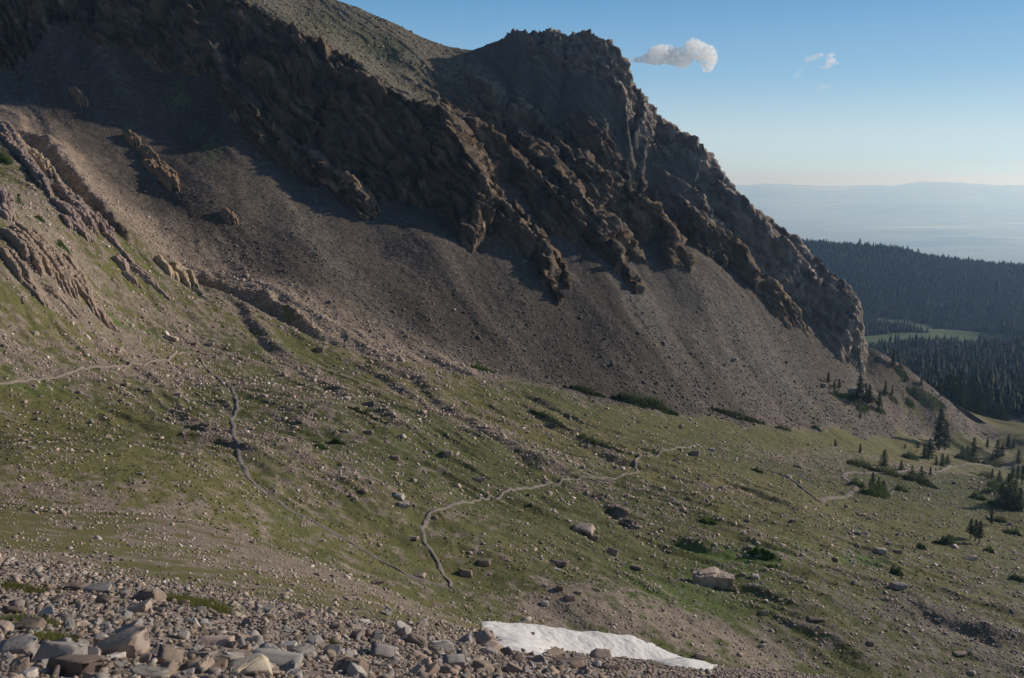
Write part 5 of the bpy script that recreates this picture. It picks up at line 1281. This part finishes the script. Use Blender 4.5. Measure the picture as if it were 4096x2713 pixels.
# meadow tufts: uncountable
x, y = samp_scr(90000, 95, 400, .9)
i_ = np.clip(np.searchsorted(yy, y), 0, NR - 1); j_ = np.clip(np.searchsorted(rr, x / y), 0, NC - 1)
k_ = rng.uniform(0, 1, len(x)) < gm[i_, j_] * (1 - screeness[i_, j_]) * np.clip(.5 + fbm(x / 8, y / 8, 6, 2), 0, 1)
k_ &= off_path(x, y); x, y = x[k_], y[k_]; n = len(x); cen = np.column_stack([x, y, hgt_at(x, y) + .10]); v, f = cards(cen, .22, rng, flat=.5)
tag(mesh_np('meadow_grass', v, f, ML_OL, 3), 'low tufted grass over the meadow', 'grass', kind='stuff')

# far forest: one mass of small conifers
def low_conifer(seed):
    r_ = np.random.default_rng(seed); Vv, Ff = [], []
    for t0, t1, rd in ((.03, .55, .27), (.3, .8, .20), (.58, 1.0, .12)):
        n = 6; b0 = len(Vv); a = np.arange(n) * 2 * PI / n + r_.uniform(0, 6)
        for k in range(n): q_ = rd * r_.uniform(.65, 1.25); Vv.append((q_ * math.cos(a[k]), q_ * math.sin(a[k]), t0 + r_.uniform(-.05, .05)))
        Vv.append((r_.normal(0, .01), r_.normal(0, .01), t1)); ap = len(Vv) - 1
        for k in range(n): Ff.append((b0 + k, b0 + (k + 1) % n, ap))
    return np.array(Vv), np.array(Ff)
fx_ = rng.uniform(.24, .60, 62000); fyv = (rng.uniform(0, 1, 62000) * (2620 ** 1.5 - 614 ** 1.5) + 614 ** 1.5) ** (1 / 1.5)
X, Y = fx_ * fyv, fyv
den = .62 + .5 * fbm(X / 110, Y / 110, 2.2, 3) - clearing(X, Y) * 1.3 + .10 * sstep(1500, 800, Y)
den = np.where(Y < 1560, den * .9, den)
k_ = (rng.uniform(0, 1, len(X)) < den * np.where(Y < 1500, .55, 1)) & (X > 180) & ((Y > 680) | (X > 268))
X, Y = X[k_], Y[k_]; Z = np.where(Y < 870, hgt_at(X, np.minimum(Y, 899)), farz(X, Y))
S_ = np.exp(rng.normal(2.16, .28, len(X))); cc = palette(len(X), [(.024,.036,.022),(.032,.045,.024),(.018,.028,.020),(.04,.05,.03)], .3)
lc = [low_conifer(900 + i) for i in range(6)]; Vb = mesh_np
MAT_FOREST = stone_mat('far_conifer_foliage')
o = scatter_mesh('far_forest', lc, np.column_stack([X, Y, Z]), S_, cc, MAT_FOREST, .0)
tag(o, 'dense conifer forest covering the far hill and valley', 'forest', kind='stuff')
ntrees = len(X)

# ------------------------------------------------------------------ two walkers on the path
def person(u, v, label, top_c, leg_c, rz, hat):
    p = at(u, v); bm = bmesh.new()
    J = dict(pel=(0,0,.95), ch=(0,-.02,1.35), nk=(0,-.02,1.5), hd=(0,-.04,1.62), tp=(0,-.04,1.74), ls=(-.19,0,1.42), le=(-.26,.04,1.15), lh=(-.22,-.14,.98), rs=(.19,0,1.42), re=(.26,.05,1.15), rh=(.24,-.10,.95),
             lk=(-.11,-.12,.52), lf=(-.11,-.04,.06), lt=(-.11,-.2,.03), rk=(.11,.06,.52), rf=(.11,.26,.08), rt=(.11,.12,.03), lhp=(-.1,0,.9), rhp=(.1,0,.9))
    Rr = dict(pel=.15, ch=.17, nk=.065, hd=.10, tp=.075, ls=.07, le=.05, lh=.038, rs=.07, re=.05, rh=.038, lk=.075, lf=.05, lt=.04, rk=.075, rf=.05, rt=.04, lhp=.105, rhp=.105)
    E = [('pel','ch'),('ch','nk'),('nk','hd'),('hd','tp'),('ch','ls'),('ls','le'),('le','lh'),('ch','rs'),('rs','re'),('re','rh'),('pel','lhp'),('lhp','lk'),('lk','lf'),('lf','lt'),('pel','rhp'),('rhp','rk'),('rk','rf'),('rf','rt')]
    names = list(J); vs = {k: bm.verts.new(J[k]) for k in names}
    for a, b in E: bm.edges.new((vs[a], vs[b]))
    me = bpy.data.meshes.new('person'); bm.to_mesh(me); bm.free()
    o = bpy.data.objects.new('person', me); C.objects.link(o)
    sk = o.modifiers.new('skin', 'SKIN'); o.modifiers.new('sub', 'SUBSURF').render_levels = 2
    for i, k in enumerate(names): me.skin_vertices[0].data[i].radius = (Rr[k], Rr[k] * .85)
    me.skin_vertices[0].data[0].use_root = True
    m, nt, b = new_mat('walker_clothes'); tc = N(nt, 'ShaderNodeTexCoord'); sp = N(nt, 'ShaderNodeSeparateXYZ'); nt.links.new(tc.outputs['Object'], sp.inputs[0])
    cr = N(nt, 'ShaderNodeValToRGB'); cr.color_ramp.interpolation = 'CONSTANT'; e = cr.color_ramp.elements; e[0].color = (.05, .04, .035, 1); e[1].position = .12 / 1.8; e[1].color = (*leg_c, 1)
    for ps, c_ in ((.98, top_c), (1.53, (.42, .27, .2)), (1.66, hat)): q_ = e.new(ps / 1.8); q_.color = (*c_, 1)
    dv = N(nt, 'ShaderNodeMath', operation='DIVIDE'); dv.inputs[1].default_value = 1.8; nt.links.new(sp.outputs['Z'], dv.inputs[0]); nt.links.new(dv.outputs[0], cr.inputs[0]); nt.links.new(cr.outputs[0], b.inputs['Base Color'])
    me.materials.append(m); o.location = (p[0], p[1], p[2] + .1); o.rotation_euler = (0, 0, rz)
    return tag(o, label, 'person', 'walkers on the footpath')
person(935.7, 471.6, 'left walker in dark clothes on the footpath below the conifers', (.02,.022,.03), (.015,.017,.025), -1.2, (.05,.04,.03))
person(939.8, 470.7, 'right walker in a blue top following on the footpath', (.05,.13,.24), (.02,.025,.04), -1.2, (.08,.14,.2))

# ------------------------------------------------------------------ clouds
def cloud(name, blobs, dist, dens, label, nscale=1.0, seed=0, sharp=1.0):
    """puffs given as (u, v, radius px, squash); soft volume inside lobed hulls"""
    bm = bmesh.new(); c0 = None; P3 = []
    for (u, v, r, q_) in blobs:
        d = ray(u, v); p = Vector(d * (dist / d[1])); P3.append((p, r * dist / F, q_))
    c0 = sum((p for p, _, _ in P3), Vector()) / len(P3)
    mb = bpy.data.metaballs.new('tmp'); 
    for i, (p, r, q_) in enumerate(P3):
        ret = bmesh.ops.create_icosphere(bm, subdivisions=3, radius=1.0)
        for w_ in ret['verts']:
            n_ = w_.co.copy(); k = 1 + .40 * float(noise(n_.x * 1.3 + i, n_.y * 1.3 + seed, n_.z * 1.3)) + .30 * float(noise(n_.x * 3.5 + i, n_.y * 3.5 + seed, n_.z * 3.5))
            w_.co = Vector((n_.x * r * k, n_.y * r * 1.1 * k, n_.z * r * q_ * k)) + (p - c0)
    bpy.data.metaballs.remove(mb)
    me = bpy.data.meshes.new(name); bm.to_mesh(me); bm.free(); o = bpy.data.objects.new(name, me); C.objects.link(o); o.location = c0
    rm_ = o.modifiers.new('remesh', 'REMESH'); rm_.mode = 'VOXEL'; rm_.voxel_size = max(r for _, r, _ in P3) / 9
    m = bpy.data.materials.new('cloud_vapour'); m.use_nodes = True; nt = m.node_tree; nt.nodes.remove(nt.nodes['Principled BSDF'])
    pv = N(nt, 'ShaderNodeVolumePrincipled'); pv.inputs['Color'].default_value = (1, 1, 1, 1); pv.inputs['Anisotropy'].default_value = .55; pv.inputs['Absorption Color'].default_value = (1, 1, 1, 1)
    tc = N(nt, 'ShaderNodeTexCoord'); no = N(nt, 'ShaderNodeTexNoise'); no.inputs['Scale'].default_value = nscale / max(r for _, r, _ in P3); no.inputs['Detail'].default_value = 5; no.inputs['Roughness'].default_value = .6
    nt.links.new(tc.outputs['Object'], no.inputs['Vector'])
    mr = N(nt, 'ShaderNodeMapRange'); mr.inputs['From Min'].default_value = .45; mr.inputs['From Max'].default_value = .55; mr.inputs['To Max'].default_value = dens; nt.links.new(no.outputs['Fac'], mr.inputs['Value'])
    nt.links.new(mr.outputs[0], pv.inputs['Density']); nt.links.new(pv.outputs[0], nt.nodes['Material Output'].inputs['Volume'])
    # cloud droplets scatter without absorbing; no emission, brightness comes from volume bounces
    me.materials.append(m)
    return tag(o, label, 'cloud', 'small clouds')
cloud('cloud', [(637,60,7,.4),(648,59,9,.45),(660,53,11,.75),(668,52,8,.8),(672,58,12,.6),(684,57,11,.7),(692,47,8,1.0),(697,50,10,1),(705,54,10,1),(711,58,7,1.1),(708,66,6,1.1),(683,64,8,.5),(656,61,9,.45)], 6000, .06, 'largest white cloud, right of the mountain top', 3.6, 1)
cloud('cloud', [(809,59,5,.5),(815,57,5,.5),(820,55,4,.5)], 7000, .02, 'left wisp of the pair of small clouds', 1.6, 2)
cloud('cloud', [(831,56,4,.9),(830,61,5,.9),(828,65,4,.7),(822,67,3,.5),(836,63,3,.5)], 7000, .03, 'brighter small cloud right of the left wisp', 1.6, 3)
cloud('cloud', [(798,74,4,1.2),(801,70,3,1)], 7000, .006, 'faint wisp low left of the small clouds', 1.6, 4)
cloud('cloud', [(822,88,5,.6),(826,86,4,.6)], 7000, .006, 'faint puff below the small clouds', 1.6, 5)
for (u, v, w_, lb) in ((895,161,5,'tiny wisp over the distant range, leftmost'),(909,163,7,'thin streak just right of the leftmost tiny wisp'),(962,164,8,'thin streak over the right of the distant range'),(1016,164,9,'thin streak low at the right edge')):
    cloud('cloud', [(u - w_ * .5, v, w_ * .6, .22), (u + w_ * .4, v + .5, w_ * .6, .2)], 26000, .0035, lb, 1.4, int(u))

# ------------------------------------------------------------------ haze
bm = bmesh.new(); bmesh.ops.create_cube(bm, size=1.0)
x0, x1, y0, y1, z0, z1 = -62000, 62000, -2500, 72000, -1250, 330
for v in bm.verts: v.co = Vector(((x0 + x1) / 2 + v.co.x * (x1 - x0), (y0 + y1) / 2 + v.co.y * (y1 - y0), (z0 + z1) / 2 + v.co.z * (z1 - z0)))
me = bpy.data.meshes.new('haze'); bm.to_mesh(me); bm.free(); hz = bpy.data.objects.new('haze', me); C.objects.link(hz)
m = bpy.data.materials.new('valley_haze'); m.use_nodes = True; nt = m.node_tree; nt.nodes.remove(nt.nodes['Principled BSDF'])
pv = N(nt, 'ShaderNodeVolumePrincipled'); pv.inputs['Color'].default_value = (.36, .62, 1.0, 1); pv.inputs['Absorption Color'].default_value = (1, 1, 1, 1); pv.inputs['Density'].default_value = 0.000066; pv.inputs['Anisotropy'].default_value = .55
nt.links.new(pv.outputs[0], nt.nodes['Material Output'].inputs['Volume']); me.materials.append(m)
tag(hz, 'bluish air haze filling the valley', 'haze', kind='stuff')
